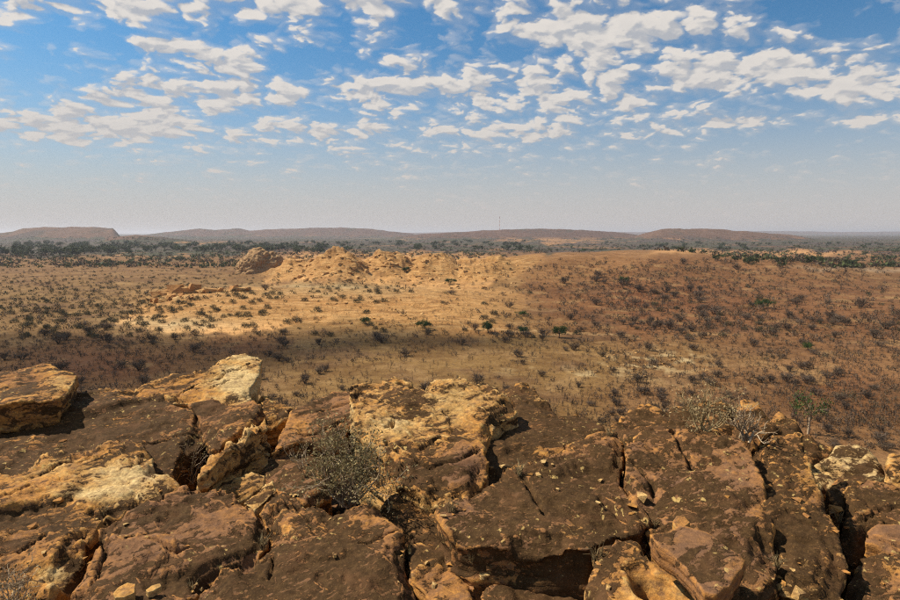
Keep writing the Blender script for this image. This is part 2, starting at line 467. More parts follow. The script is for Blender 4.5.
def terrain(x, y):
    """height and rockiness"""
    x = np.asarray(x, float); y = np.asarray(y, float)
    r = np.hypot(x, y)
    front = y > 20
    u = np.where(front, 450 + 604.0 * x / np.maximum(y, 1.0), np.where(x > 0, 9000.0, -9000.0))
    q = np.stack([x, y, np.zeros_like(x)], -1)
    h = 1.1 * fbm(q / 140.0, 3) + 0.35 * fbm(q / 22.0, 3) + 1.2 * fbm(q / 700 + 5.0, 2) * sstep(r, 300, 1500)
    rocky = np.zeros_like(x)
    # pale slab slope with a ledge along its far rim
    um = sstep(u, 105, 190) * (1 - sstep(u, 430, 545))
    dd = y + 9 * pnoise(q / 30.0 + 3.0) + (u - 300) * 0.05
    sl = sstep(dd, 172, 236) * (1 - sstep(dd, 262, 330))
    fold = fbm(q * np.array([1 / 16.0, 1 / 7.0, 1]) + 9, 4)
    tf = (fold + dd / 22.0) * 2.0; fq = tf - np.floor(tf)
    h = h + um * sl * (4.6 + 0.9 * fold) + um * sstep(sl, 0.05, .4) * .45 * (sstep(fq, .4, .6) - fq)
    rocky = np.maximum(rocky, um * sstep(sl, 0.02, 0.35) * 0.9)
    for (mu, d, vt, ru, rd, rk) in MOUNDS:
        top = CAMZ - d * down_tan(vt)
        e = ((u - mu) / ru) ** 2 + ((y - d) / rd) ** 2
        g = np.exp(-0.9 * e ** 1.15) * front
        hm = top * g
        if rk > .5:
            lump = np.abs(fbm(q / 30.0 + mu, 3)); tt_ = fbm(q / 17.0 + mu * .1, 4) * 3.0; ff = tt_ - np.floor(tt_)
            crag = np.floor(tt_) + sstep(ff, .35, .65)
            hm = hm * (0.98 - 0.30 * lump) + g * 1.6 * crag + g * .9 * pnoise(q / 4.0)
        h = np.maximum(h, hm) + 0.15 * np.minimum(h, hm)
        rocky = np.maximum(rocky, rk * sstep(g, 0.12, 0.40))
    for (d, rd, prof) in RIDGES:
        pu = [a for a, b in prof]; pv = [b for a, b in prof]
        v = np.interp(u, pu, pv, left=300, right=300)
        ztop = CAMZ - d * np.tan(np.arctan((v - 300) / FPX) + PITCH)
        ztop = np.maximum(ztop, 0)
        bump = np.exp(-((y - d) / rd) ** 2 * 1.2) * front
        g = ztop * bump * (1 + 0.10 * fbm(q / (rd * 0.3), 4)) + bump * sstep(ztop, 2, 12) * 1.8 * fbm(q / 45.0, 3)
        h = np.maximum(h, g)
        rocky = np.maximum(rocky, 0.10 * sstep(g, 6, 26) * (d < 2700))
    # the hill the camera stands on
    rr = np.hypot(x * 0.8, y - 1.0) + 2.5 * fbm(q / 9.0, 3) * sstep(r, 8, 20)
    hh = 27.0 * (1 - sstep(rr, 6.0, 46.0)) + 1.2 * fbm(q / 5.0, 4) * sstep(r, 9, 16) * (1 - sstep(r, 40, 70))
    rocky = np.maximum(rocky, 0.25 * sstep(hh, 3, 12))
    return np.maximum(h, hh), rocky


AZ = np.radians(np.concatenate([np.linspace(-180, -48, 26, endpoint=False), np.linspace(-48, -40, 40, endpoint=False),
                                np.linspace(-40, 40, 860), np.linspace(40, 48, 41)[1:], np.linspace(48, 180, 27)[1:-1]]))
RR = np.concatenate([np.geomspace(3, 62, 34, endpoint=False), np.geomspace(62, 820, 236, endpoint=False), np.geomspace(820, 30000, 128)])
GX = np.sin(AZ)[None, :] * RR[:, None]; GY = np.cos(AZ)[None, :] * RR[:, None]
gz, grock = terrain(GX.ravel(), GY.ravel())
GZ = gz.reshape(GX.shape)
NR, NA = GX.shape


def ground_z(x, y):
    return terrain(np.atleast_1d(x), np.atleast_1d(y))[0]


def poly_dist(pts, line):
    """distance in plan from points to a polyline"""
    best = np.full(len(pts), 1e9)
    for a, b in zip(line[:-1], line[1:]):
        ab = b - a; L = max((ab ** 2).sum(), 1e-9)
        t = np.clip(((pts - a) @ ab) / L, 0, 1)
        best = np.minimum(best, np.linalg.norm(pts - (a + t[:, None] * ab), axis=1))
    return best


def soil_colours():
    p = np.stack([GX.ravel(), GY.ravel(), gz], -1)
    u, v = project(p)
    back = GY.ravel() < 5
    u = np.where(back, -500, u); v = np.where(back, 500, v)
    jit = np.stack([GX.ravel(), GY.ravel(), np.zeros(len(gz))], -1)
    rel = np.clip(np.hypot(GX, GY).ravel() / 250, 0.3, 8)
    wob = fbm(jit / (18 * rel[:, None]), 3)
    u = u + 30 * wob; v = v + 5 * fbm(jit / (11 * rel[:, None]) + 40, 3)
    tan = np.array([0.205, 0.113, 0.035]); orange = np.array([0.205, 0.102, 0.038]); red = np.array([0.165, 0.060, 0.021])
    yellow = np.array([0.55, 0.285, 0.095]); pale = np.array([0.55, 0.40, 0.19]); farsoil = np.array([0.17, 0.088, 0.042]); brown = np.array([0.13, 0.065, 0.03])
    c = np.tile(tan, (len(u), 1))

    def put(col, m):
        nonlocal c
        m = np.clip(m, 0, 1)[:, None]; c = c * (1 - m) + col * m

    def blob(bu, bv, ru, rv):
        return np.exp(-(((u - bu) / ru) ** 2 + ((v - bv) / rv) ** 2) * 1.2)

    uv = np.stack([u, v], -1)

    def area(poly, soft):
        pl = np.array(poly, float); ins = np.zeros(len(u), bool)
        for (x0, y0), (x1, y1) in zip(pl, np.roll(pl, -1, axis=0)):
            hitx = ((y0 > v) != (y1 > v)) & (u < (x1 - x0) * (v - y0) / (y1 - y0 + 1e-9) + x0)
            ins ^= hitx
        d = poly_dist(uv, np.vstack([pl, pl[:1]]))
        return np.where(ins, 1.0, 1 - np.clip(d / soft, 0, 1))
    put(orange, sstep(u, 520, 660) * (v > 200))
    put(orange, 0.6 * (1 - sstep(v, 262, 300)))
    put(tan, blob(560, 362, 110, 26)); put(tan, blob(430, 365, 140, 24)); put(tan, 0.8 * blob(690, 350, 60, 16))
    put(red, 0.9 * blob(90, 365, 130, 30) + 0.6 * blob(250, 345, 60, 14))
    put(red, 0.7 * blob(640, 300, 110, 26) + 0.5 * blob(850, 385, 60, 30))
    put(tan, 0.8 * blob(60, 310, 90, 16))
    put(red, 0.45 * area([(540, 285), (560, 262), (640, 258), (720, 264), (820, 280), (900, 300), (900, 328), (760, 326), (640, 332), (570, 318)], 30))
    slope = area([(112, 322), (150, 305), (160, 293), (250, 289), (300, 293), (350, 298), (430, 292), (520, 290), (545, 300), (520, 314), (440, 324), (400, 321), (345, 318), (300, 326), (250, 331), (200, 333), (150, 328)], 2.5)
    slope *= 1 - 0.85 * sstep(u, 410, 560)
    put(yellow, slope)
    put(yellow, (1 - 0.8 * sstep(u, 450, 560)) * 0.9 * area([(268, 284), (292, 262), (320, 249), (360, 247), (400, 250), (450, 252), (520, 260), (540, 266), (510, 276), (470, 290), (420, 288), (380, 283), (330, 280)], 5))
    put(np.array([0.46, 0.205, 0.06]), 0.75 * blob(330, 300, 130, 8) + 0.5 * blob(480, 330, 60, 8))
    put(pale, 0.9 * blob(180, 322, 60, 7) + 0.6 * blob(330, 292, 120, 7))
    put(pale, 0.85 * (sstep(fbm(jit / 5.0 + 7, 4), 0.05, 0.3) * blob(655, 364, 55, 15)) + 0.5 * sstep(fbm(jit / 8.0 + 2, 3), 0.1, 0.4) * blob(560, 372, 60, 10))
    patch = fbm(jit / 14.0 + 60, 4)
    put(np.array([0.30, 0.175, 0.066]), 0.55 * sstep(patch, 0.12, 0.42) * (v > 262) * (1 - slope))
    put(brown, 0.5 * sstep(-fbm(jit / 20.0 + 90, 4), 0.12, 0.45) * (v > 262) * (1 - slope))
    # the pale track below the slab slope
    tr = np.interp(u, [430, 450, 520, 600, 720, 900], [325, 326.5, 331, 335, 336, 331], left=300, right=331)
    put(np.array([0.42, 0.26, 0.11]), 0.75 * np.exp(-((v - tr) / 0.9) ** 2) * (u > 440) * (u < 640))
    # far plain
    far = 1 - sstep(v, 246, 262)
    put(farsoil, far)
    strip = fbm(np.stack([u / 90, v / 2.4, np.zeros(len(u))], -1), 3)
    put(np.array([0.40, 0.20, 0.085]), far * sstep(strip, 0.12, 0.4) * (1 - 0.6 * sstep(u, 100, 0)))
    put(np.array([0.52, 0.27, 0.10]), 0.95 * blob(800, 253.0, 60, 3.0) + 0.7 * blob(690, 252, 50, 2.5) + 0.6 * blob(200, 243, 60, 2) + 0.5 * blob(560, 240, 70, 3) + .5 * blob(130, 255, 60, 2))
    put(np.array([0.45, 0.33, 0.20]), 0.7 * blob(370, 238.5, 40, 1.3) + .6 * blob(860, 268, 60, 2.0))
    put(np.array([0.105, 0.060, 0.043]), 0.9 * sstep(gz, 5, 14) * sstep(np.hypot(GX, GY).ravel(), 1100, 1400))
    scrub = np.clip(0.75 * far, 0, 1)
    scrub = np.clip(scrub + 0.25 * (1 - sstep(v, 255, 285)) * (u < 240), 0, 1)
    scrub *= 1 - 0.75 * grock
    scrub *= 1 - 0.55 * sstep(gz, 5, 14) * sstep(np.hypot(GX, GY).ravel(), 1100, 1400)
    scrub *= 1 - np.clip(0.9 * blob(800, 253.0, 60, 3.0) + 0.7 * blob(690, 252, 50, 2.5) + 0.6 * blob(200, 243, 60, 2) + 0.6 * blob(560, 240, 70, 3), 0, .95)
    scrub *= np.where(v > 340, 0.35, 1.0)
    return c, scrub


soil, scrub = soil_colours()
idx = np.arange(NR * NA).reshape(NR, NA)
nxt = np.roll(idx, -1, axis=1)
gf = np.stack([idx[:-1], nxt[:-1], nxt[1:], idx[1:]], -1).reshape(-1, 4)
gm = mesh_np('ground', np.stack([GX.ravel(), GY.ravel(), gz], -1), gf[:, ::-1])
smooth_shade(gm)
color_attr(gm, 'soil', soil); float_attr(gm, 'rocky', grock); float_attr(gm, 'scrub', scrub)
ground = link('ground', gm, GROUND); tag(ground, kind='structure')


def on_ground(u, v):
    """photo pixel -> first point of the ground along that ray (nan when it misses)"""
    d = pix_dir(u, v)
    az = np.arctan2(d[:, 0], d[:, 1]); tt = -d[:, 2] / np.hypot(d[:, 0], d[:, 1])
    ci = np.clip(np.searchsorted(AZ, az), 0, NA - 1)
    start = 14
    tang = (CAMZ - GZ[start:]) / RR[start:, None]
    out = np.full((len(az), 3), np.nan)
    for k in range(len(az)):
        col = tang[:, ci[k]]
        hit = np.nonzero(col <= tt[k])[0]
        if len(hit) == 0 or hit[0] == 0:
            continue
        j = hit[0]; a = col[j - 1]; b = col[j]
        f = (a - tt[k]) / max(a - b, 1e-9)
        rr = RR[start + j - 1] * (1 - f) + RR[start + j] * f
        zz = GZ[start + j - 1, ci[k]] * (1 - f) + GZ[start + j, ci[k]] * f
        out[k] = (math.sin(az[k]) * rr, math.cos(az[k]) * rr, zz)
    return out


# ------------------------------------------------------------------ the boulders of the hilltop
ZB = CAMZ - 1.75
ROCKS = []


def R(name, label, poly, anchor, slope=(0, .12), th=.6, tone=.35, crust=.55, blobs=(), cracks=(), scoops=(), under=0.0, vox=.021, rough=1.0, group=None, round_=4, bottom=27.35):
    ROCKS.append(dict(name=name, label=label, poly=poly, anchor=anchor, slope=slope, th=th, tone=tone, crust=crust, blobs=blobs, cracks=cracks,
                      scoops=scoops, under=under, vox=vox, rough=rough, group=group, round_=round_, bottom=bottom))


# --- row along the drop
R('boulder', 'overhanging brown boulder with orange nose perched on the big dark slab', [(-60, 380), (0, 371), (20, 368), (43, 364), (55, 368), (70, 370), (77, 376), (73, 387), (60, 397), (46, 400), (20, 404), (0, 406), (-60, 415)],
  (30, 388, .36), (.02, .10), th=.24, tone=.45, crust=.46, blobs=[(60, 383, 20, 14, .35, -.2), (10, 395, 40, 8, .2, -.1), (25, 372, 40, 5, 0, .1)], under=.05, vox=.026)
R('rock_slab', 'large dark crusted slab carrying the overhanging boulder', [(-70, 470), (-60, 440), (0, 425), (45, 402), (85, 387), (98, 385), (128, 386), (150, 397), (175, 398), (192, 405), (206, 430), (196, 443), (182, 450), (176, 462), (168, 480), (150, 480), (120, 470), (60, 480), (0, 490)],
  (120, 425, .12), (-.01, .13), th=.7, tone=.38, crust=.74, blobs=[(110, 390, 45, 8, .2, -.2), (185, 412, 22, 18, .0, -.3), (90, 420, 40, 6, .25, -.1), (20, 440, 40, 10, .2, -.2), (190, 440, 18, 8, .2, -.2)],
  cracks=[[(96, 470), (120, 450), (160, 440), (200, 432)]], vox=.026)
R('rock_outcrop', 'cream and orange rock prow jutting over the plain', [(128, 396), (140, 386), (170, 377), (192, 376), (205, 367), (228, 358), (250, 354.5), (262, 357), (260, 368), (257, 380), (251, 390), (249, 402), (235, 406), (205, 404), (180, 402), (150, 400)],
  (225, 385, .26), (.02, .18), th=.55, tone=.62, crust=.36, blobs=[(237, 382, 26, 20, .55, -.5), (175, 388, 40, 6, -.1, .3), (235, 397, 10, 6, 0, .6), (200, 372, 30, 5, 0, .2), (250, 357, 16, 4, .3, -.2)],
  cracks=[[(178, 394), (205, 383), (230, 372), (256, 364)], [(212, 390), (228, 380), (246, 377)]], under=.12, vox=.026)
R('rock_slab', 'brown slab between the cream prow and the dark crevice', [(188, 404), (212, 401), (250, 403), (262, 411), (258, 418), (242, 431), (226, 442), (214, 444), (207, 431), (199, 416)],
  (225, 420, .16), (.0, .16), th=.6, tone=.3, crust=.62, blobs=[(235, 425, 24, 6, .25, -.25), (240, 408, 20, 4, .2, -.2)], vox=.024)
R('rock_slab', 'thin slanting slab with orange rim above the dark crevice', [(196, 476), (205, 457), (222, 447), (240, 433), (255, 419), (264, 415), (267, 421), (250, 434), (232, 447), (214, 463), (205, 476)],
  (232, 442, .20), (-.10, .10), th=.7, tone=.58, crust=.50, blobs=[(240, 436, 20, 8, .2, -.1)], vox=.02, under=.05)
R('boulder', 'rough rock lip with orange chips beside the small dark hollow', [(254, 408), (262, 396), (275, 398), (288, 402), (296, 404), (291, 411), (281, 417), (266, 418), (258, 414)],
  (275, 407, .10), (0, .12), th=.5, tone=.6, crust=.5, vox=.024)
R('rock_slab', 'flat purple-brown slab tilted above the leafy bush', [(286, 428), (291, 412), (310, 398), (332, 393), (357, 391), (371, 404), (369, 412), (354, 419), (346, 431), (330, 438), (301, 441), (282, 449), (273, 452)],
  (325, 417, .14), (.03, .14), th=.32, tone=.3, crust=.46, blobs=[(360, 405, 18, 10, .0, -.3), (295, 425, 18, 14, .2, -.3), (330, 425, 20, 6, .05, .2)], cracks=[[(300, 436), (330, 428), (348, 420)], [(318, 412), (345, 405), (368, 402)]], vox=.023)
R('boulder', 'broad golden boulder with dark patches behind the leafy bush', [(349, 389), (360, 384), (395, 376), (408, 380), (422, 388), (455, 383.5), (475, 383), (495, 390), (508, 398), (517, 406), (502, 416), (489, 428), (480, 446), (487, 462), (488, 475), (478, 486), (462, 492), (446, 499), (425, 492), (405, 480), (385, 455), (368, 440), (352, 428), (357, 412), (351, 401)],
  (430, 440, .22), (.0, .17), th=.75, tone=.65, crust=.37, blobs=[(415, 400, 34, 16, 0, .52), (452, 402, 32, 16, .2, -.3), (490, 412, 16, 12, .0, .35), (400, 425, 30, 12, .25, -.25), (470, 462, 22, 20, -.5, .0), (415, 472, 45, 18, -.3, .5), (375, 430, 24, 10, .1, -.2), (455, 470, 20, 14, -.4, -.1)],
  cracks=[[(386, 442), (400, 455), (430, 466), (455, 462), (480, 452)], [(385, 430), (396, 422), (392, 432)], [(420, 447), (440, 440), (455, 445)]], under=.06, vox=.022, rough=1.15)
R('rock_slab', 'smooth dark slab with one orange patch dipping towards the plain', [(478, 452), (488, 430), (502, 417), (516, 404), (508, 392), (498, 385), (526, 384), (536, 392), (546, 401), (558, 411), (576, 410), (586, 415), (600, 422), (606, 430), (590, 446), (565, 458), (540, 466), (510, 478), (490, 480)],
  (540, 430, .13), (-.04, .11), th=.7, tone=.42, crust=.86, blobs=[(545, 453, 20, 6, .3, -.75), (515, 468, 22, 3, .3, -.6), (540, 398, 16, 5, .3, -.45), (515, 390, 16, 5, .2, -.3), (575, 411, 14, 3, .3, -.4)], vox=.026, rough=.8)
R('boulder', 'dark craggy boulder with dry twigs growing along its rim', [(610, 428), (618, 416), (632, 408), (650, 406), (680, 403), (700, 399), (715, 397), (733, 400), (741, 410), (736, 424), (722, 444), (700, 446), (670, 446), (640, 446), (622, 444)],
  (675, 420, .26), (.0, .16), th=.6, tone=.45, crust=.76, blobs=[(655, 407, 30, 4, .1, -.4), (712, 402, 22, 5, .2, -.3)], vox=.026, rough=1.5, round_=2)
R('boulder', 'pointed rock with a pale cap behind the dead twigs', [(734, 416), (742, 405), (750, 402), (757, 403), (762, 410), (770, 421), (780, 434), (757, 442), (737, 442)],
  (755, 422, .30), (.0, .18), th=.5, tone=.42, crust=.6, blobs=[(750, 404, 12, 4, .4, -.5)], vox=.024, rough=1.3, round_=2)
R('boulder', 'low dark rock behind the tall upright slab', [(770, 420), (777, 414), (787, 418), (803, 424), (808, 432), (818, 441), (832, 446), (824, 458), (810, 470), (795, 452), (778, 440)],
  (798, 436, .08), (.0, .12), th=.5, tone=.42, crust=.72, blobs=[(790, 419, 16, 3, .3, -.4)], vox=.026, rough=1.3)
R('rock_slab', 'dark slab blotched with cream lichen near the slope', [(804, 470), (820, 456), (846, 447), (868, 454), (884, 468), (888, 480), (868, 486), (840, 484), (818, 484)],
  (845, 468, .02), (.0, .10), th=.5, tone=.85, crust=.60, blobs=[(845, 460, 22, 8, .2, -.4), (868, 471, 14, 5, .2, -.3)], vox=.025)
R('boulder', 'tan block standing behind the layered ledge', [(884, 470), (888, 455), (898, 451), (920, 452), (940, 458), (940, 480), (905, 482), (890, 479)],
  (908, 466, .12), (.0, .12), th=.4, tone=.62, crust=.42, vox=.025)
R('rock_slab', 'thin red-brown ledge running below the tan block', [(828, 484), (836, 477), (860, 477), (885, 482), (910, 484), (960, 486), (960, 498), (905, 497), (870, 494), (845, 494)],
  (880, 487, .05), (.0, .10), th=.3, tone=.38, crust=.45, vox=.023)
# --- middle row
R('boulder', 'rounded grey-brown rock half hidden behind the leafy bush', [(262, 474), (266, 460), (280, 453), (300, 453), (322, 456), (333, 470), (328, 490), (305, 500), (285, 492)],
  (298, 474, -.04), (.0, .1), th=.5, tone=.3, crust=.6, vox=.021)
R('stone', 'small orange wedge stone at the foot of the crevice', [(238, 467), (246, 460), (258, 456), (269, 451), (267, 463), (257, 470), (243, 474)],
  (254, 463, -.02), (.05, .2), th=.2, tone=.6, crust=.3, vox=.014, round_=2)
R('stone', 'layered tan stone lying between slab and rounded rock', [(226, 491), (236, 479), (252, 472), (264, 474), (262, 484), (247, 496), (238, 500)],
  (247, 485, .0), (.08, .2), th=.18, tone=.72, crust=.38, vox=.013, round_=2)
R('stone', 'narrow split stone wedged beside the rounded rock', [(244, 503), (262, 486), (273, 481), (276, 488), (268, 500), (255, 510)],
  (260, 494, -.01), (.08, .2), th=.18, tone=.72, crust=.35, vox=.013, round_=2)
R('stone', 'small pale stone above the cracked red-brown slab', [(212, 488), (224, 477), (234, 474), (238, 480), (229, 490), (218, 494)],
  (226, 484, -.02), (.05, .15), th=.16, tone=.72, crust=.3, vox=.013, round_=2)
R('rock_slab', 'grey-brown slab below the golden boulder', [(380, 512), (392, 500), (410, 495), (428, 498), (452, 506), (470, 508), (472, 530), (500, 556), (500, 572), (470, 566), (440, 552), (410, 545), (395, 524)],
  (430, 522, -.05), (.0, .12), th=.5, tone=.42, crust=.62, blobs=[(405, 510, 24, 10, .2, -.35), (440, 530, 24, 10, .1, -.2)], vox=.019)
R('rock_slab', 'huge dark central slab with a deep shaded front edge', [(438, 512), (448, 500), (462, 488), (480, 479), (500, 471), (522, 462), (546, 452), (575, 444), (600, 437), (617, 434), (624, 445), (621, 480), (631, 496), (643, 511), (652, 524), (640, 532), (616, 539), (602, 549), (592, 561), (560, 556), (530, 552), (500, 550), (472, 546), (452, 533)],
  (540, 500, .22), (.0, .17), th=.62, tone=.32, crust=.70, blobs=[(465, 500, 22, 14, -.02, -.3), (600, 440, 24, 7, .15, -.35), (560, 450, 28, 7, .15, -.25), (500, 480, 30, 10, .1, -.15), (575, 530, 18, 8, .4, -.12), (540, 520, 60, 16, .0, .15)],
  cracks=[[(522, 478), (535, 498), (545, 520)], [(600, 500), (625, 520)]], vox=.020, rough=1.1)
R('rock_slab', 'massive red-brown slab with a jagged crack under the loose slab', [(627, 446), (640, 433), (672, 429), (702, 430), (718, 438), (735, 445), (748, 458), (760, 480), (767, 497), (770, 530), (775, 560), (776, 576), (762, 588), (740, 606), (690, 610), (665, 570), (657, 527), (646, 508), (634, 494), (625, 482)],
  (690, 500, .25), (-.02, .18), th=.7, tone=.32, crust=.58, blobs=[(735, 460, 28, 16, .0, -.35), (690, 435, 40, 6, .12, -.3), (760, 510, 10, 26, .15, -.35), (690, 490, 40, 24, .0, .18), (740, 540, 20, 18, -.1, -.1), (650, 450, 20, 10, .1, -.1)],
  cracks=[[(672, 429), (678, 445), (688, 455), (693, 468)], [(634, 465), (650, 478), (655, 490)]], vox=.019, rough=1.1)
R('rock_slab', 'loose flat pinkish slab lying on the massive red-brown slab', [(651, 536), (668, 531), (680, 524), (697, 529), (712, 535), (730, 549), (743, 561), (740, 569), (728, 588), (715, 596), (705, 592), (694, 577), (675, 556), (660, 546)],
  (700, 560, .36), (-.02, .10), th=.10, tone=.26, crust=.34, blobs=[(695, 565, 14, 12, 0, .35), (665, 540, 12, 8, .2, .2), (735, 562, 10, 8, .15, -.2)], vox=.0125, rough=.7, round_=2, under=.06)
R('stone', 'small orange flake resting above the loose flat slab', [(672, 521), (676, 516), (684, 517), (689, 522), (684, 527), (676, 527)],
  (680, 521, .32), (0, .1), th=.07, tone=.5, crust=.1, vox=.01, round_=2)
R('boulder', 'rock with a smooth orange hollow beside the loose flat slab', [(586, 590), (594, 566), (602, 549), (616, 541), (636, 537), (646, 547), (664, 566), (690, 590), (704, 606), (700, 640), (580, 640)],
  (640, 575, .20), (.02, .14), th=.6, tone=.52, crust=.66, blobs=[(655, 585, 36, 24, .12, -.9), (630, 590, 16, 16, .1, -.4), (610, 550, 20, 12, -.2, .1)], scoops=[(655, 588, .13, .10), (640, 572, .09, .05), (672, 598, .10, .07)], vox=.016)
R('rock_slab', 'upright dark slab with an orange broken flank', [(754, 444), (757, 437), (775, 434), (799, 435), (803, 446), (806, 460), (815, 475), (822, 486), (826, 505), (831, 520), (838, 531), (843, 546), (844, 575), (838, 589), (826, 596), (805, 594), (786, 588), (774, 572), (768, 552), (761, 520), (757, 490), (750, 468)],
  (800, 510, .20), (.02, .18), th=.65, tone=.5, crust=.72, blobs=[(808, 470, 14, 26, .1, -.4), (785, 438, 24, 6, .0, -.3), (800, 562, 20, 14, .35, -.2), (838, 560, 10, 24, .1, -.2), (800, 590, 30, 8, .25, -.3)], vox=.019, rough=1.1, under=.05)
R('stone', 'narrow chunk jammed in the cleft beside the upright slab', [(826, 487), (838, 484), (846, 494), (844, 512), (838, 522), (831, 510)],
  (837, 500, .04), (0, .2), th=.4, tone=.4, crust=.6, vox=.016)
R('rock_slab', 'dark striped slab above the deep black cleft', [(846, 500), (842, 488), (858, 486), (885, 488), (910, 492), (960, 494), (970, 540), (905, 532), (880, 526), (868, 530), (864, 540), (855, 545), (847, 540), (843, 524)],
  (890, 508, .06), (.03, .14), th=.5, tone=.35, crust=.74, blobs=[(862, 512, 10, 3, .5, -.5), (852, 492, 10, 8, .3, -.2)], cracks=[[(866, 502), (885, 518), (905, 526)], [(858, 520), (880, 508), (930, 506)]], vox=.018)
R('rock_slab', 'smooth reddish layered slab leaning over the black cleft', [(866, 533), (880, 527), (905, 525), (970, 527), (980, 575), (905, 560), (885, 553), (868, 546)],
  (905, 542, .06), (.06, .14), th=.16, tone=.28, crust=.28, cracks=[[(868, 536), (885, 545), (920, 555)]], vox=.015, round_=2)
R('boulder', 'squat brown boulder at the bottom of the black cleft', [(846, 582), (862, 560), (876, 553), (900, 562), (980, 585), (990, 650), (870, 650), (856, 610)],
  (900, 585, .0), (.0, .12), th=.4, tone=.38, crust=.6, blobs=[(890, 570, 14, 12, .25, -.3)], vox=.016)
# --- nearest row
R('rock_slab', 'wide pale slab streaked with cream beside the narrow black cleft', [(-90, 486), (0, 468), (40, 455), (80, 449), (110, 444), (130, 440), (143, 439), (150, 455), (160, 472), (178, 484), (193, 493), (165, 497), (130, 507), (102, 514), (88, 530), (68, 563), (40, 604), (14, 660), (-110, 660)],
  (80, 500, .04), (-.02, .13), th=.6, tone=.52, crust=.52, blobs=[(130, 478, 50, 22, .45, -.42), (40, 470, 50, 14, .2, -.15), (55, 575, 18, 14, .4, -.5), (30, 520, 40, 10, -.1, .25), (90, 495, 50, 8, .35, -.3), (20, 560, 40, 14, -.05, -.1), (5, 500, 20, 12, .05, -.25)],
  cracks=[[(-10, 562), (20, 548), (45, 535)], [(-20, 520), (10, 500), (30, 488)], [(40, 470), (60, 462), (90, 458)]], vox=.019, rough=1.1)
R('rock_slab', 'cracked red-brown slab between the black cleft and the olive-brown slab', [(103, 524), (128, 509), (165, 499), (200, 490), (224, 489), (238, 502), (254, 510), (262, 520), (268, 529), (268, 541), (248, 553), (217, 570), (198, 585), (180, 612), (150, 660), (50, 660), (73, 597), (88, 575), (98, 548)],
  (170, 545, .02), (.0, .12), th=.55, tone=.30, crust=.44, blobs=[(150, 505, 40, 8, -.1, .2), (235, 515, 22, 10, .12, -.2), (140, 560, 40, 22, -.05, -.08), (200, 575, 26, 12, 0, .2)],
  cracks=[[(98, 528), (104, 560), (92, 590)], [(150, 545), (172, 556), (190, 550)], [(120, 545), (150, 535)]], vox=.0165, rough=1.1)
R('rock_slab', 'olive-brown slab with a rounded pinkish shoulder below the leafy bush', [(264, 512), (266, 498), (276, 485), (286, 482), (296, 489), (306, 502), (322, 509), (334, 517), (350, 514), (366, 511), (382, 513), (395, 524), (404, 540), (407, 560), (409, 580), (420, 592), (440, 660), (150, 660), (186, 606), (203, 590), (221, 574), (252, 556), (271, 545), (274, 530), (266, 522)],
  (330, 560, .03), (.0, .12), th=.6, tone=.36, crust=.68, blobs=[(378, 525, 26, 14, .06, -.45), (395, 550, 14, 22, .05, -.3), (290, 515, 26, 10, .1, -.1), (300, 580, 60, 26, -.05, .05), (285, 530, 18, 6, .3, -.2)],
  cracks=[[(270, 572), (274, 562), (272, 556)], [(360, 545), (385, 540), (402, 536)]], vox=.0165)
R('rock_slab', 'small dark wedge slab with a pale orange corner', [(408, 546), (420, 543), (445, 552), (470, 563), (484, 571), (480, 590), (478, 660), (445, 660), (424, 592), (412, 580)],
  (445, 575, -.02), (.0, .12), th=.4, tone=.50, crust=.62, blobs=[(462, 584, 22, 16, .02, -.7), (430, 560, 20, 10, 0, .2)], vox=.0165)
R('rock_slab', 'low dark slab under the shaded front edge of the central slab', [(482, 578), (500, 574), (530, 577), (556, 581), (578, 586), (584, 600), (590, 660), (484, 660)],
  (530, 592, -.04), (.0, .10), th=.4, tone=.38, crust=.60, blobs=[(540, 582, 20, 5, .05, -.3)], vox=.0165)
R('stone', 'dark rock with yellow blotches in the gap below the loose slab', [(718, 606), (735, 590), (755, 580), (774, 576), (779, 592), (782, 650), (715, 650)],
  (752, 596, .0), (0, .1), th=.4, tone=.62, crust=.5, vox=.016)
R('stone', 'oval orange stone lying on the cracked red-brown slab', [(113, 594), (119, 587), (127, 583), (135, 584), (134, 592), (124, 597), (115, 598)],
  (124, 591, .045), (0, .12), th=.05, tone=.62, crust=.05, vox=.007, round_=3, rough=.3)
R('stone', 'tiny yellow sliver of stone near the oval orange stone', [(146, 590), (152, 586), (160, 584), (161, 586), (153, 591), (148, 592)],
  (153, 588, .04), (0, .12), th=.03, tone=.7, crust=.05, vox=.006, round_=2, rough=.2)


def ray_plane(u, v, z0, x0, y0, sx, sy):
    d = pix_dir(u, v)
    den = d[..., 2] - sx * d[..., 0] - sy * d[..., 1]
    num = (z0 - sx * x0 - sy * y0) - CAMZ
    s = num / np.minimum(den, -0.02)
    s = np.clip(s, 0.5, 11.0)
    return np.array([0, 0, CAMZ]) + d * s[..., None]


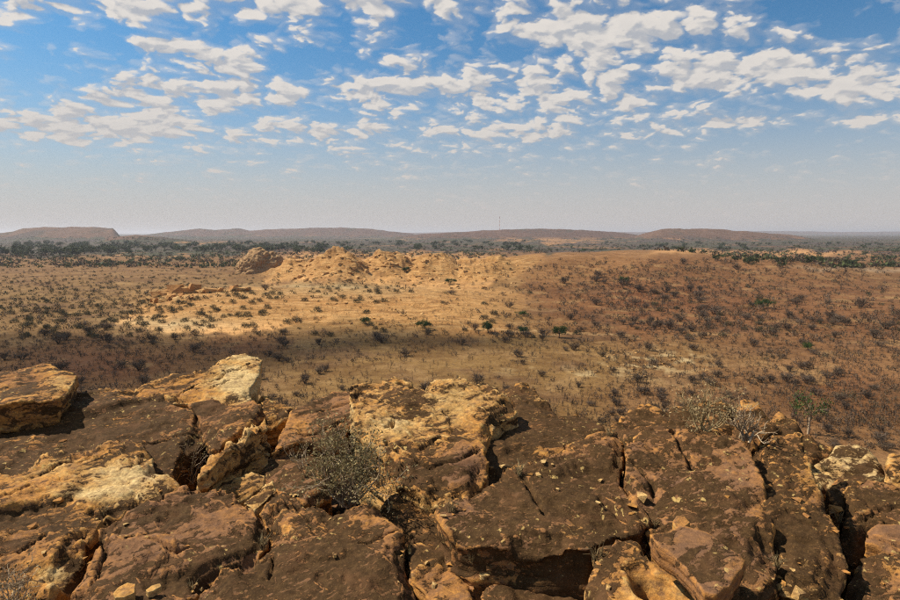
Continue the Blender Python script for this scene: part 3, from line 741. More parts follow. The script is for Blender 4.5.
def build_rock(k, r):
    u0, v0, dz = r['anchor']; sx, sy = r['slope']
    d0 = pix_dir(u0, v0); s0 = (ZB + dz - CAMZ) / d0[2]
    p0 = np.array([0, 0, CAMZ]) + d0 * s0
    plane = (p0[2], p0[0], p0[1], sx, sy)
    poly = np.array(r['poly'], float)
    # finer, ragged outline
    pts = []
    n = len(poly)
    for i in range(n):
        a = poly[i]; b = poly[(i + 1) % n]
        m = max(1, int(np.linalg.norm(b - a) / 7.0))
        for j in range(m):
            pts.append(a + (b - a) * j / m)
    pts = np.array(pts)
    tg = np.roll(pts, -1, axis=0) - np.roll(pts, 1, axis=0)
    nn = np.stack([tg[:, 1], -tg[:, 0]], -1) / (np.linalg.norm(tg, axis=1, keepdims=True) + 1e-6)
    sgn = np.sign((poly[:, 0] * np.roll(poly[:, 1], -1) - np.roll(poly[:, 0], -1) * poly[:, 1]).sum())
    pts = pts + nn * sgn * (0.7 if r['th'] > .25 else .3)
    top = ray_plane(pts[:, 0], pts[:, 1], *plane)
    jig = 0.022 * r['rough'] * min(1.0, r['vox'] / .016)
    q = top * 6.0 + k * 3.1
    top[:, 0] += jig * pnoise(q); top[:, 1] += jig * pnoise(q + 50)
    cen = top.mean(0)
    bot = cen + (top - cen) * (1 - r['under']); bot[:, 2] = top[:, 2] - r['th']
    n = len(top)
    bm = bmesh.new()
    tv = [bm.verts.new(p) for p in top]; bv = [bm.verts.new(p) for p in bot]
    bm.faces.new(tv); bm.faces.new(bv[::-1])
    for i in range(n):
        j = (i + 1) % n
        bm.faces.new((tv[i], bv[i], bv[j], tv[j]))
    bmesh.ops.recalc_face_normals(bm, faces=bm.faces)
    bmesh.ops.triangulate(bm, faces=bm.faces)
    me = bpy.data.meshes.new('tmp'); bm.to_mesh(me); bm.free()
    ob = bpy.data.objects.new('tmp', me); COL.objects.link(ob)
    dims = np.ptp(np.vstack([top, bot]), axis=0).max()
    rm = ob.modifiers.new('remesh', 'REMESH'); rm.mode = 'SHARP'; rm.use_remove_disconnected = False; rm.sharpness = 1.0
    depth = 6
    while dims / (0.98 * 2 ** depth) > r['vox'] * 0.98 and depth < 8:
        depth += 1
    rm.octree_depth = depth; rm.scale = min(0.98, max(0.5, dims / (r['vox'] * 0.80 * 2 ** depth)))
    sm = ob.modifiers.new('smooth', 'SMOOTH'); sm.factor = 0.35; sm.iterations = 1
    dg = bpy.context.evaluated_depsgraph_get()
    ev = ob.evaluated_get(dg); m2 = bpy.data.meshes.new_from_object(ev)
    bpy.data.objects.remove(ob); bpy.data.meshes.remove(me)
    nv = len(m2.vertices)
    co = np.empty(nv * 3, np.float32); m2.vertices.foreach_get('co', co); co = co.reshape(-1, 3).astype(float)
    no = np.empty(nv * 3, np.float32); m2.vertex_normals.foreach_get('vector', no); no = no.reshape(-1, 3).astype(float)
    ls = np.empty(len(m2.loops), np.int32); m2.loops.foreach_get('vertex_index', ls)
    lt = np.empty(len(m2.polygons), np.int32); m2.polygons.foreach_get('loop_total', lt)
    st = np.empty(len(m2.polygons), np.int32); m2.polygons.foreach_get('loop_start', st)
    st = st[lt == 4]; fc = np.stack([ls[st], ls[st + 1], ls[st + 2], ls[st + 3]], -1)
    bpy.data.meshes.remove(m2)
    size = np.ptp(top[:, :2], axis=0).max()
    amp = r['rough'] * min(1.0, size / 0.5) * min(1.0, .25 + r['th'] / .5)
    off = k * 7.7
    rnd = np.random.default_rng(900 + k)
    side = np.clip(1 - np.abs(no[:, 2]) * 1.1, 0, 1)
    uptop = sstep(no[:, 2], 0.2, 0.5)
    xy = co[:, :2]
    # the top: a few flat facets, flaked sheets with crisp lips, stepped broken margins
    ns_ = int(np.clip(size * 5, 2, 11))
    sd = top[rnd.integers(0, len(top), ns_), :2] * .6 + cen[:2] * .4 + rnd.normal(size=(ns_, 2)) * size * .12
    wob = np.stack([pnoise(co * 3 + off), pnoise(co * 3 + off + 30)], -1) * .05
    ds = np.linalg.norm((xy + wob)[:, None, :] - sd[None], axis=2)
    tl = rnd.normal(size=(ns_, 2)) * .055; of = rnd.normal(size=ns_) * .006
    fac = of[None] + ((xy[:, None, :] - sd[None]) * tl[None]).sum(2)
    wgt = np.exp(-(ds - ds.min(1, keepdims=True)) / .018); wgt /= wgt.sum(1, keepdims=True)
    zt = (fac * wgt).sum(1) * amp
    rot_ = np.stack([xy[:, 0] * .82 - xy[:, 1] * .57, xy[:, 0] * .57 + xy[:, 1] * .82, co[:, 2] * 0], -1)
    t = fbm(rot_ * np.array([2.0, 3.6, 1]) + off + 9, 4) * 2.6
    fr = t - np.floor(t)
    zt += 0.016 * amp * (np.floor(t) + sstep(fr, .46, .54) + .25 * fr)
    t = fbm(rot_ * np.array([6.0, 10.0, 1]) + off + 19, 3) * 2.2
    fr = t - np.floor(t)
    zt += 0.004 * amp * (np.floor(t) + sstep(fr, .44, .56))
    ed = poly_dist(xy, np.vstack([top[:, :2], top[:1, :2]]))
    lip = fbm(co * np.array([2.6, 2.6, 0]) + off + 70, 3)
    big_ = min(1.0, r['th'] / .4)
    for (wd_, dp_, th_) in ((.15, .026, .14), (.08, .030, .0), (.03, .014, -.3)):
        zt -= dp_ * big_ * amp * sstep(lip - th_ + .10 * pnoise(co * 14 + off), 0, .06) * (1 - sstep(ed, wd_ * size * .55 * .8, wd_ * size * .55 * .8 + .018))
    zt += 0.0025 * fbm(co * 26.0 + off, 2)
    bed = pnoise(co * np.array([1.0, 1.0, 16.0]) + off); bed = np.sign(bed) * np.abs(bed) ** .5
    disp = amp * side * (.020 * bed + .012 * pnoise(co * np.array([2.5, 2.5, 44.0]) + off) + .03 * fbm(co * np.array([3, 3, 1.5]) + off, 3))
    co2 = co + no * disp[:, None]
    dep = plane[0] + sx * (co[:, 0] - plane[1]) + sy * (co[:, 1] - plane[2]) - co[:, 2]
    co2[:, 2] += (1 - sstep(dep, .01, min(.24, r['th'] * .9))) * zt
    wig = np.stack([pnoise(co * 9 + 3), pnoise(co * 9 + 33)], -1) * 0.02
    for line in r['cracks']:
        la = np.array(line, float)
        w3 = ray_plane(la[:, 0], la[:, 1], *plane)[:, :2]
        d = poly_dist(co[:, :2] + wig, w3)
        wd = max(0.008, r['vox'] * 0.5)
        co2[:, 2] -= uptop * 0.07 * np.exp(-(d / wd) ** 2)
    for (su, sv, rad, dep) in r['scoops']:
        c = ray_plane(np.array([su]), np.array([sv]), *plane)[0]
        d = np.linalg.norm(co[:, :2] - c[:2], axis=1)
        co2[:, 2] -= uptop * dep * (1 - sstep(d, rad * .35, rad))
    keep = co2[fc][:, :, 2].max(1) > r['bottom']
    fc = fc[keep]
    used = np.unique(fc); remap = np.full(nv, -1); remap[used] = np.arange(len(used))
    co2 = co2[used]; fc = remap[fc]; no = no[used]
    uu, vv = project(co2)
    tone = np.full(len(co2), r['tone']); crust = np.full(len(co2), r['crust'])
    ju = 6 * pnoise(co2 * 6 + 2); jv = 6 * pnoise(co2 * 6 + 22)
    for (bu, bv_, ru, rv, dt, dc) in r['blobs']:
        g = np.exp(-(((uu + ju - bu) / ru) ** 2 + ((vv + jv - bv_) / rv) ** 2) * 1.1)
        tone += dt * g; crust += dc * g
    broken = np.clip(1 - np.abs(no[:, 2]) * 1.25, 0, 1)            # broken flanks are fresher stone
    tone += 0.14 * broken; crust -= 0.12 * broken
    base = np.array([co2[:, 0].mean(), co2[:, 1].mean(), co2[:, 2].min()])
    me = mesh_np(r['name'], co2 - base, fc)
    smooth_shade(me)
    float_attr(me, 'tone', np.clip(tone, 0, 1)); float_attr(me, 'crust', np.clip(crust, 0.0, 1))
    o = link(r['name'], me, ROCK, tuple(base))
    tag(o, r['label'], 'rock', r['group'] or 'sandstone rocks of the hilltop', 'thing')
    return o


ROCK_OBJS = [build_rock(k, r) for k, r in enumerate(ROCKS)]

# bedrock under the boulders
gx, gy = np.meshgrid(np.linspace(-7.5, 7.5, 190), np.linspace(1.2, 6.6, 90))
q = np.stack([gx.ravel(), gy.ravel(), np.zeros(gx.size)], -1)
bz = 27.62 + 0.20 * fbm(q * 0.9 + 4, 4) + 0.03 * fbm(q * 5, 3)
edge = sstep(np.abs(q[:, 0]), 5.5, 7.3) + sstep(q[:, 1], 5.6, 6.6)
bz -= 1.2 * np.clip(edge, 0, 1)
gi = np.arange(gx.size).reshape(gx.shape)
bf = np.stack([gi[:-1, :-1], gi[:-1, 1:], gi[1:, 1:], gi[1:, :-1]], -1).reshape(-1, 4)
bme = mesh_np('bedrock', np.stack([q[:, 0], q[:, 1], bz], -1), bf); smooth_shade(bme)
float_attr(bme, 'tone', np.full(gx.size, .35)); float_attr(bme, 'crust', np.full(gx.size, .62))
tag(link('bedrock', bme, ROCK), kind='structure')


# ------------------------------------------------------------------ plants
def tube_mesh(paths, sides=4):
    """paths: list of (points Nx3, radii N) -> verts, quad faces"""
    V, F = [], []
    for pts, rad in paths:
        pts = np.asarray(pts, float); n = len(pts); s = len(V)
        for i in range(n):
            t = pts[min(i + 1, n - 1)] - pts[max(i - 1, 0)]
            t = t / (np.linalg.norm(t) + 1e-9)
            a = np.cross(t, (0.31, 0.91, 0.27)); a /= np.linalg.norm(a) + 1e-9; b = np.cross(t, a)
            for k in range(sides):
                th = 2 * math.pi * k / sides
                V.append(pts[i] + rad[i] * (math.cos(th) * a + math.sin(th) * b))
        for i in range(n - 1):
            for k in range(sides):
                k2 = (k + 1) % sides
                F.append((s + i * sides + k, s + i * sides + k2, s + (i + 1) * sides + k2, s + (i + 1) * sides + k))
    return np.array(V), np.array(F)


def grow(rng, start, direction, length, radius, level, out, tips, spread=0.7, up=0.15, segs=4, kids=3, wob=.22):
    pts = [np.array(start, float)]; d = np.array(direction, float)
    for i in range(segs):
        d = d + rng.normal(size=3) * wob + np.array([0, 0, up])
        d /= np.linalg.norm(d); pts.append(pts[-1] + d * length / segs)
    rad = [radius * (1 - 0.6 * i / segs) for i in range(segs + 1)]
    out.append((np.array(pts), rad))
    if level == 0:
        tips.append((pts[-1], d)); tips.append((pts[-2], d))
        return
    for k in range(kids):
        f = rng.uniform(0.35, 1.0); i = min(int(f * segs), segs - 1)
        p = pts[i] + (pts[i + 1] - pts[i]) * (f * segs - i)
        nd = d + rng.normal(size=3) * spread
        nd /= np.linalg.norm(nd)
        grow(rng, p, nd, length * rng.uniform(.5, .75), radius * .55, level - 1, out, tips, spread, up, segs, kids, wob)


def leaf_quads(rng, centres, size, jitter):
    n = len(centres)
    c = np.asarray(centres) + rng.normal(size=(n, 3)) * jitter
    a = rng.normal(size=(n, 3)); a /= np.linalg.norm(a, axis=1, keepdims=True)
    b = np.cross(a, rng.normal(size=(n, 3))); b /= np.linalg.norm(b, axis=1, keepdims=True)
    s = size * rng.uniform(.6, 1.3, (n, 1))
    V = np.stack([c - a * s, c - b * s * .45, c + a * s, c + b * s * .45], 1).reshape(-1, 3)
    F = np.arange(4 * n).reshape(-1, 4)
    return V, F


def bush(name, label, loc, height, n_stems, seed, woodmat, leafmat=None, leaves=0, leaf_size=.012, lean=(0, 0), spread=.75, radius=.008, width=1.0, level=2, kids=3, category='bush'):
    rng = np.random.default_rng(seed)
    out, tips = [], []
    for i in range(n_stems):
        a = rng.uniform(0, 2 * math.pi); tilt = rng.uniform(.15, .95) * width
        d = np.array([math.cos(a) * tilt + lean[0], math.sin(a) * tilt + lean[1], 1.0]); d /= np.linalg.norm(d)
        grow(rng, (rng.normal() * .02, rng.normal() * .02, 0), d, height * rng.uniform(.4, .62), radius, level, out, tips, spread, .10, 4, kids)
    root = link(name, None, None, loc)
    V, F = tube_mesh(out, 4)
    link('branches', mesh_np('branches', V, F), woodmat, parent=root)
    if leaves:
        tp = np.array([t[0] for t in tips]); pick = rng.integers(0, len(tp), leaves)
        V, F = leaf_quads(rng, tp[pick], leaf_size, height * .045)
        link('foliage', mesh_np('foliage', V, F), leafmat, parent=root)
    tag(root, label, category)
    return root


def at_depth(u, v, z):
    d = pix_dir(u, v); s = (z - CAMZ) / d[2]
    return tuple(np.array([0, 0, CAMZ]) + d * s)


bush('leafy_bush', 'small-leaved grey-green bush growing between the hilltop slabs', at_depth(348, 506, 28.22), .60, 18, 3, PALEWOOD, BUSHLEAF, 4600, .0105, lean=(-.03, .03), spread=.8, width=1.1, radius=.0085, kids=4)
bush('dry_bush', 'bare pale twigs in the crevice above the cracked red-brown slab', at_depth(190, 484, 28.0), .42, 9, 5, PALEWOOD, BUSHLEAF, 120, .008, spread=.5, radius=.005)
bush('dry_bush', 'straw-coloured twiggy plant along the rim of the dark craggy boulder', at_depth(704, 434, 28.60), .44, 12, 8, STRAW, STRAW, 700, .009, spread=.8, width=1.5, radius=.006)
bush('dry_bush', 'grey dead shrub in front of the pointed rock with pale cap', at_depth(745, 441, 28.56), .34, 9, 9, PALEWOOD, None, 0, spread=.7, width=.9, radius=.010)
bush('dry_bush', 'bleached twiggy shrub beside the wide pale slab', at_depth(14, 606, 28.25), .26, 12, 10, PALEWOOD, STRAW, 300, .007, spread=.7, width=1.1, radius=.004)
bush('dry_bush', 'thin dry sprig at the foot of the flat purple-brown slab', at_depth(308, 478, 28.15), .34, 4, 12, PALEWOOD, BUSHLEAF, 160, .008, spread=.45, width=.5, radius=.005)


# ---- loose chips and dry tufts lying on the slabs and caught in the joints
bpy.context.view_layer.update()
DG = bpy.context.evaluated_depsgraph_get()


def hit_rock(u, v):
    d = pix_dir(u, v)
    ok, loc, nor, fi, ob, mt = scene.ray_cast(DG, Vector((0, 0, CAMZ)), Vector(d))
    if ok and loc.y < 9 and ob.name.split('.')[0] in ('rock_slab', 'boulder', 'rock_outcrop', 'bedrock', 'stone'):
        return loc, nor
    return None, None


def chip_mesh(seed):
    r_ = np.random.default_rng(seed); bm = bmesh.new()
    pts = r_.uniform(-1, 1, (13, 3)) * np.array([1, .75, .42])
    for p in pts:
        bm.verts.new(p)
    bmesh.ops.convex_hull(bm, input=bm.verts[:])
    bmesh.ops.delete(bm, geom=[v for v in bm.verts if not v.link_faces], context='VERTS')
    me = bpy.data.meshes.new('stone_chip'); bm.to_mesh(me); bm.free(); me.materials.append(ROCK)
    float_attr(me, 'tone', np.full(len(me.vertices), r_.uniform(.3, .75))); float_attr(me, 'crust', np.full(len(me.vertices), r_.uniform(.1, .4)))
    return me


CHIPS = [chip_mesh(300 + i) for i in range(7)]
rng = np.random.default_rng(31)
JOINTS = [(100, 518), (80, 568), (196, 592), (270, 542), (240, 503), (232, 494), (300, 496), (408, 556), (446, 508), (470, 560), (486, 574), (560, 575), (592, 566), (642, 522), (778, 580), (846, 530), (850, 566), (620, 446), (540, 466), (175, 470), (150, 484), (345, 512), (390, 508), (275, 452)]
spots_ = [(a + rng.normal() * 9, b + rng.normal() * 5) for a, b in JOINTS for _ in range(4)] + [(rng.uniform(0, 900), rng.uniform(440, 598)) for _ in range(40)]
for (a, b) in spots_:
    loc, nor = hit_rock(a, b)
    if loc is None or nor.z < .45:
        continue
    sz = float(rng.lognormal(math.log(.017), .45))
    o = link('stone_chip', CHIPS[int(rng.integers(0, 7))], None, (loc.x, loc.y, loc.z + sz * .15), rng.uniform(0, 6.28), (sz, sz, sz))
    near_ = min(ROCK_OBJS, key=lambda q_: (q_.location.xy - loc.xy).length)
    form = 'tiny' if sz < .013 else ('thumb-sized' if sz < .022 else 'fist-sized')
    tag(o, '%s loose chip of stone by the %s' % (form, ' '.join(near_['label'].split()[:6])), 'stone', 'loose chips by the ' + ' '.join(near_['label'].split()[:6]))


def tuft_mesh(seed):
    r_ = np.random.default_rng(seed); paths = []
    for i in range(26):
        a = r_.uniform(0, 6.28); sp_ = r_.uniform(.1, .8)
        p0 = np.array([r_.normal() * .08, r_.normal() * .08, -.05]); p1 = p0 + np.array([math.cos(a) * sp_ * .4, math.sin(a) * sp_ * .4, r_.uniform(.4, .7)])
        p2 = p1 + np.array([math.cos(a) * sp_ * .5, math.sin(a) * sp_ * .5, r_.uniform(.0, .4)])
        paths.append((np.array([p0, p1, p2]), [.022, .016, .005]))
    V, F = tube_mesh(paths, 3)
    me = mesh_np('grass_tuft', V, F); me.materials.append(STRAW)
    return me


TUFTS = [tuft_mesh(320 + i) for i in range(3)]
for k_, (a, b) in enumerate([(104, 514), (192, 590), (262, 548), (407, 552), (452, 512), (472, 562), (596, 560), (655, 526), (776, 566), (838, 520), (236, 498), (520, 474), (610, 436), (824, 470), (880, 482), (300, 448), (180, 462), (352, 420), (60, 448), (370, 505), (335, 512), (318, 506)]):
    loc, nor = hit_rock(a, b)
    if loc is None:
        continue
    sz = float(rng.uniform(.05, .11))
    o = link('grass_tuft', TUFTS[k_ % 3], None, (loc.x, loc.y, loc.z - .005), rng.uniform(0, 6.28), (sz, sz, sz))
    near_ = min(ROCK_OBJS, key=lambda q_: (q_.location.xy - loc.xy).length)
    tag(o, 'dry straw tuft rooted beside the ' + ' '.join(near_['label'].split()[:7]), 'grass tuft', 'dry tufts in the rock joints')


# ---- shrubs of the plain: unit meshes (1 m high, about 1 m half width), then scaled copies
def ribbon(V, F, p0, p1, wd, rng):
    t = p1 - p0; s = np.cross(t, rng.normal(size=3)); s /= np.linalg.norm(s) + 1e-9
    i = len(V); V += [p0 - s * wd, p0 + s * wd, p1 + s * wd * .5, p1 - s * wd * .5]; F.append((i, i + 1, i + 2, i + 3))


def shrub_mesh(name, seed, n_stem, n_twig, n_leaf, twig_w, leaf_s, mats, dome=1.0, fill=0.0):
    rng = np.random.default_rng(seed); V, F, M = [], [], []
    tips = []
    for i in range(n_stem):
        a = rng.uniform(0, 2 * math.pi); rr = rng.uniform(.1, .95) ** .8
        top = np.array([math.cos(a) * rr * .75, math.sin(a) * rr * .75, dome * rng.uniform(.55, .8) * math.sqrt(1 - .55 * rr * rr)])
        base = np.array([math.cos(a) * .08, math.sin(a) * .08, -0.05])
        ribbon(V, F, base, top, twig_w * 1.5, rng)
        for j in range(n_twig):
            f = rng.uniform(.4, 1); p = base + (top - base) * f
            d = (top - base) * .25 + rng.normal(size=3) * .22; d[2] = abs(d[2]) * .8
            q = p + d; ribbon(V, F, p, q, twig_w, rng); tips.append(q); tips.append((p + q) / 2)
    nt = len(F)
    if n_leaf:
        tp = np.array(tips); pk = tp[rng.integers(0, len(tp), n_leaf)]
        if fill:
            k = rng.normal(size=(n_leaf, 3)); k /= np.linalg.norm(k, axis=1, keepdims=True); k[:, 2] = np.abs(k[:, 2])
            lump = 1 + .35 * pnoise(k * 2.2 + seed * 1.7)
            ball = k * (rng.uniform(.35, 1, (n_leaf, 1)) ** .5) * lump[:, None] * np.array([.85, .85, .85 * dome])
            pk = np.where(rng.uniform(0, 1, (n_leaf, 1)) < fill, ball, pk)
        LV, LF = leaf_quads(rng, pk, leaf_s, .05)
        LF = LF + len(V); V = list(V) + list(LV); F = F + [tuple(x) for x in LF]
    me = mesh_np(name, np.array(V), np.array(F))
    for m in mats:
        me.materials.append(m)
    mi = np.zeros(len(F), np.int32); mi[nt:] = len(mats) - 1
    me.polygons.foreach_set('material_index', mi)
    return me


BARE = [shrub_mesh('bare_shrub', 20 + i, 26, 8, 260, .014, .05, [TWIG, DRYLEAF], 1.0, .75) for i in range(5)]
SAPL = [shrub_mesh('sapling', 40 + i, 6, 6, 70, .03, .075, [TWIG, DRYLEAF], 1.1, .5) for i in range(3)]
OLIV = [shrub_mesh('olive_shrub', 60 + i, 14, 6, 340, .012, .085, [TWIG, OLIVE], 1.0, .85) for i in range(3)]
GRNS = [shrub_mesh('green_shrub', 80 + i, 16, 7, 420, .014, .075, [TWIG, GREEN]) for i in range(3)]


def plant_density(u, v):
    """relative share of the picture covered by bare shrubs, 0..1"""
    n = fbm(np.stack([u / 36, v / 11, np.zeros(len(u))], -1), 4)

    def blob(bu, bv, ru, rv):
        return np.exp(-(((u - bu) / ru) ** 2 + ((v - bv) / rv) ** 2) * 1.1)
    d = 0.42 + 0.0 * u
    d += 0.85 * blob(640, 290, 120, 26) + 0.45 * blob(780, 325, 110, 16) + 0.35 * blob(860, 360, 80, 20) + .5 * blob(100, 350, 130, 14) + .35 * blob(60, 300, 80, 30) + .5 * blob(860, 420, 50, 20)
    d += .3 * (1 - sstep(v, 262, 285)) * sstep(u, 520, 600) + .25 * sstep(u, 560, 640)
    d -= .5 * blob(440, 372, 120, 16) + .75 * blob(300, 308, 150, 16) + .55 * blob(360, 268, 120, 14) + .3 * blob(560, 385, 60, 12) + .45 * blob(190, 322, 70, 9) + .2 * blob(820, 300, 90, 10)
    return np.clip(d + .75 * n, 0.02, 1.3)


def scatter(n, vlo, vhi, seed, dens=None, ulo=-25, uhi=925, power=1.0):
    rng = np.random.default_rng(seed)
    u = rng.uniform(ulo, uhi, n); v = vlo + (vhi - vlo) * rng.uniform(0, 1, n) ** power
    if dens is not None:
        keep = rng.uniform(0, 1, n) < dens(u, v)
        u, v = u[keep], v[keep]
    p = on_ground(u, v)
    ok = ~np.isnan(p[:, 0])
    ok &= np.hypot(p[:, 0], p[:, 1]) > 30
    return p[ok], u[ok], v[ok]


def spread_out(p, rad):
    """thin points that stand too close"""
    keep, cell = [], {}
    for i, (x, y, _) in enumerate(p):
        r = rad[i]; k = (int(x // 3), int(y // 3)); bad = False
        for dx in (-1, 0, 1):
            for dy in (-1, 0, 1):
                for j in cell.get((k[0] + dx, k[1] + dy), ()):
                    if (p[j, 0] - x) ** 2 + (p[j, 1] - y) ** 2 < (.55 * (rad[j] + r)) ** 2:
                        bad = True
        if not bad:
            keep.append(i); cell.setdefault(k, []).append(i)
    return np.array(keep)


def zone(u, v, d):
    if d > 330: return 'far across the plain'
    if u > 560 and v < 330:
        return 'near the crest of the brown rise' if v < 278 else ('halfway up the brown rise' if v < 303 else 'at the foot of the brown rise')
    if u < 300 and v < 335: return 'on the flats beside the pale slab slope'
    if u < 330: return 'on the shaded red ground below the hilltop'
    if u > 700 and v > 375 and abs(u - 808) < 55: return 'around the green-topped tree below the upright slab'
    if 600 < u < 715 and 345 < v < 385: return 'around the whitish stones on the flat'
    if v < 345 and u < 700: return 'along the pale track'
    if u > 700: return 'on the orange slope below the upright slab'
    return 'on the open ochre flat below the golden boulder'


def stuff_mesh(name, templates, p, scl, hgt, rot, rng, zoff=0.0):
    """many plants too small to tell apart, as one mesh of scaled copies"""
    Vs, Fs, Ms, base = [], [], [], 0
    which = rng.integers(0, len(templates), len(p))
    for ti, tm in enumerate(templates):
        sel = np.nonzero(which == ti)[0]
        if len(sel) == 0:
            continue
        nv = len(tm.vertices); co = np.empty(nv * 3, np.float32); tm.vertices.foreach_get('co', co); co = co.reshape(-1, 3)
        nf = len(tm.polygons); fc = np.empty(nf * 4, np.int32); tm.loops.foreach_get('vertex_index', fc); fc = fc.reshape(-1, 4)
        mi = np.empty(nf, np.int32); tm.polygons.foreach_get('material_index', mi)
        c, s = np.cos(rot[sel]), np.sin(rot[sel])
        x = (co[None, :, 0] * c[:, None] - co[None, :, 1] * s[:, None]) * scl[sel, None] + p[sel, 0:1]
        y = (co[None, :, 0] * s[:, None] + co[None, :, 1] * c[:, None]) * scl[sel, None] + p[sel, 1:2]
        z = co[None, :, 2] * hgt[sel, None] + p[sel, 2:3]
        Vs.append(np.stack([x, y, z], -1).reshape(-1, 3))
        Fs.append((fc[None] + (np.arange(len(sel)) * nv)[:, None, None] + base).reshape(-1, 4)); base += len(sel) * nv
        Ms.append(np.tile(mi, len(sel)))
    me = mesh_np(name, np.concatenate(Vs), np.concatenate(Fs))
    for m in templates[0].materials:
        me.materials.append(m)
    me.polygons.foreach_set('material_index', np.concatenate(Ms).astype(np.int32))
    return link(name, me)


LOW_BARE = [shrub_mesh('low_shrub', 100 + i, 5, 2, 26, .03, .17, [TWIG, DRYLEAF], 1.0, 1.0) for i in range(5)]
LOW_SAP = [shrub_mesh('low_sapling', 110 + i, 2, 2, 10, .05, .2, [TWIG, DRYLEAF], 1.1, .8) for i in range(3)]
LOW_OLIV = [shrub_mesh('low_olive', 120 + i, 3, 1, 34, .03, .2, [TWIG, OLIVE], 1.0, 1.0) for i in range(3)]

# bare shrubs
rng = np.random.default_rng(77)
pA, uA, vA = scatter(27000, 260, 452, 1, lambda u, v: plant_density(u, v) ** 1.7 * .75 * (1 - .35 * sstep(v, 330, 380)), power=1.0)
dA = np.hypot(pA[:, 0], pA[:, 1])
rad = rng.lognormal(math.log(.82), .5, len(pA)); rad = np.clip(rad, .35, 2.7)
rad *= np.where(vA > 345, .8, 1.0) * (1 + .45 * sstep(uA, 530, 600) * (1 - sstep(vA, 320, 340)))
kp = spread_out(pA, rad); pA, uA, vA, dA, rad = pA[kp], uA[kp], vA[kp], dA[kp], rad[kp]
order = np.argsort(-(rad / dA)); near = order[:290]; rest = order[290:]
hgt = rad * rng.uniform(.85, 1.35, len(rad)); rot = rng.uniform(0, 6.28, len(rad))
for i in near:
    o = link('bare_shrub', BARE[int(rng.integers(0, 5))], None, (pA[i, 0], pA[i, 1], pA[i, 2] - .03), rot[i], (rad[i], rad[i], hgt[i]))
    size = 'large' if rad[i] > 1.7 else ('low' if rad[i] < .9 else 'medium-sized')
    tag(o, '%s leafless grey-brown shrub %s' % (size, zone(uA[i], vA[i], dA[i])), 'shrub', '%s bare shrubs %s' % (size, zone(uA[i], vA[i], dA[i])))
tag(stuff_mesh('scrub', LOW_BARE, pA[rest], rad[rest], hgt[rest], rot[rest], rng), 'mass of small leafless grey-brown scrub over the plain', 'scrub', kind='stuff')

# small dark saplings and stumps dotted between them
pB, uB, vB = scatter(15000, 264, 430, 2, lambda u, v: np.clip(plant_density(u, v) * .45 + .22, 0, .8), power=.9)
dB = np.hypot(pB[:, 0], pB[:, 1])
rb = rng.uniform(.25, .6, len(pB)); hb = rng.uniform(.6, 1.5, len(pB)); ro = rng.uniform(0, 6.28, len(pB))
order = np.argsort(-(hb / dB)); near = order[:240]; rest = order[240:]
for i in near:
    o = link('sapling', SAPL[int(rng.integers(0, 3))], None, (pB[i, 0], pB[i, 1], pB[i, 2] - .03), ro[i], (rb[i], rb[i], hb[i]))
    tag(o, 'thin dark upright sapling %s' % zone(uB[i], vB[i], dB[i]), 'sapling', 'thin dark saplings %s' % zone(uB[i], vB[i], dB[i]))
tag(stuff_mesh('undergrowth', LOW_SAP, pB[rest], rb[rest], hb[rest], ro[rest], rng), 'countless small dark saplings and tufts over the plain', 'undergrowth', kind='stuff')

# olive bushes on the flats to one side of the pale slope
pC, uC, vC = scatter(6500, 252, 338, 3, lambda u, v: np.clip(1.0 * np.exp(-(((u - 90) / 140) ** 2 + ((v - 295) / 26) ** 2)) + .9 * np.exp(-(((u - 350) / 60) ** 2 + ((v - 287) / 7) ** 2)) + .5 * np.exp(-(((u - 180) / 90) ** 2 + ((v - 276) / 8) ** 2)) + .04, 0, .8))
dC = np.hypot(pC[:, 0], pC[:, 1])
rc = rng.uniform(.7, 1.9, len(pC)); kp = spread_out(pC, rc); pC, uC, vC, dC, rc = pC[kp], uC[kp], vC[kp], dC[kp], rc[kp]
hc = rc * rng.uniform(.8, 1.2, len(rc)); ro = rng.uniform(0, 6.28, len(rc))
order = np.argsort(-(rc / dC)); near = order[:150]; rest = order[150:]
for i in near:
    o = link('olive_shrub', OLIV[int(rng.integers(0, 3))], None, (pC[i, 0], pC[i, 1], pC[i, 2] - .03), ro[i], (rc[i], rc[i], hc[i]))
    size = 'broad' if rc[i] > 1.6 else ('small' if rc[i] < 1.25 else 'rounded')
    wh = zone(uC[i], vC[i], dC[i])
    if uC[i] > 260 and vC[i] < 300 and dC[i] < 420: wh = 'in the hollow between the pale slope and the golden outcrop'
    elif uC[i] < 300 and vC[i] < 286: wh = 'on the flat between the rock dome and the broken ledge'
    elif 120 < uC[i] < 300 and vC[i] < 335: wh = 'on the pale slab slope under the broken ledge'
    tag(o, '%s dull olive-green bush %s' % (size, wh), 'bush', '%s olive bushes %s' % (size, wh))
tag(stuff_mesh('olive_scrub', LOW_OLIV, pC[rest], rc[rest], hc[rest], ro[rest], rng), 'mass of dull olive-green scrub on the flats', 'scrub', kind='stuff')


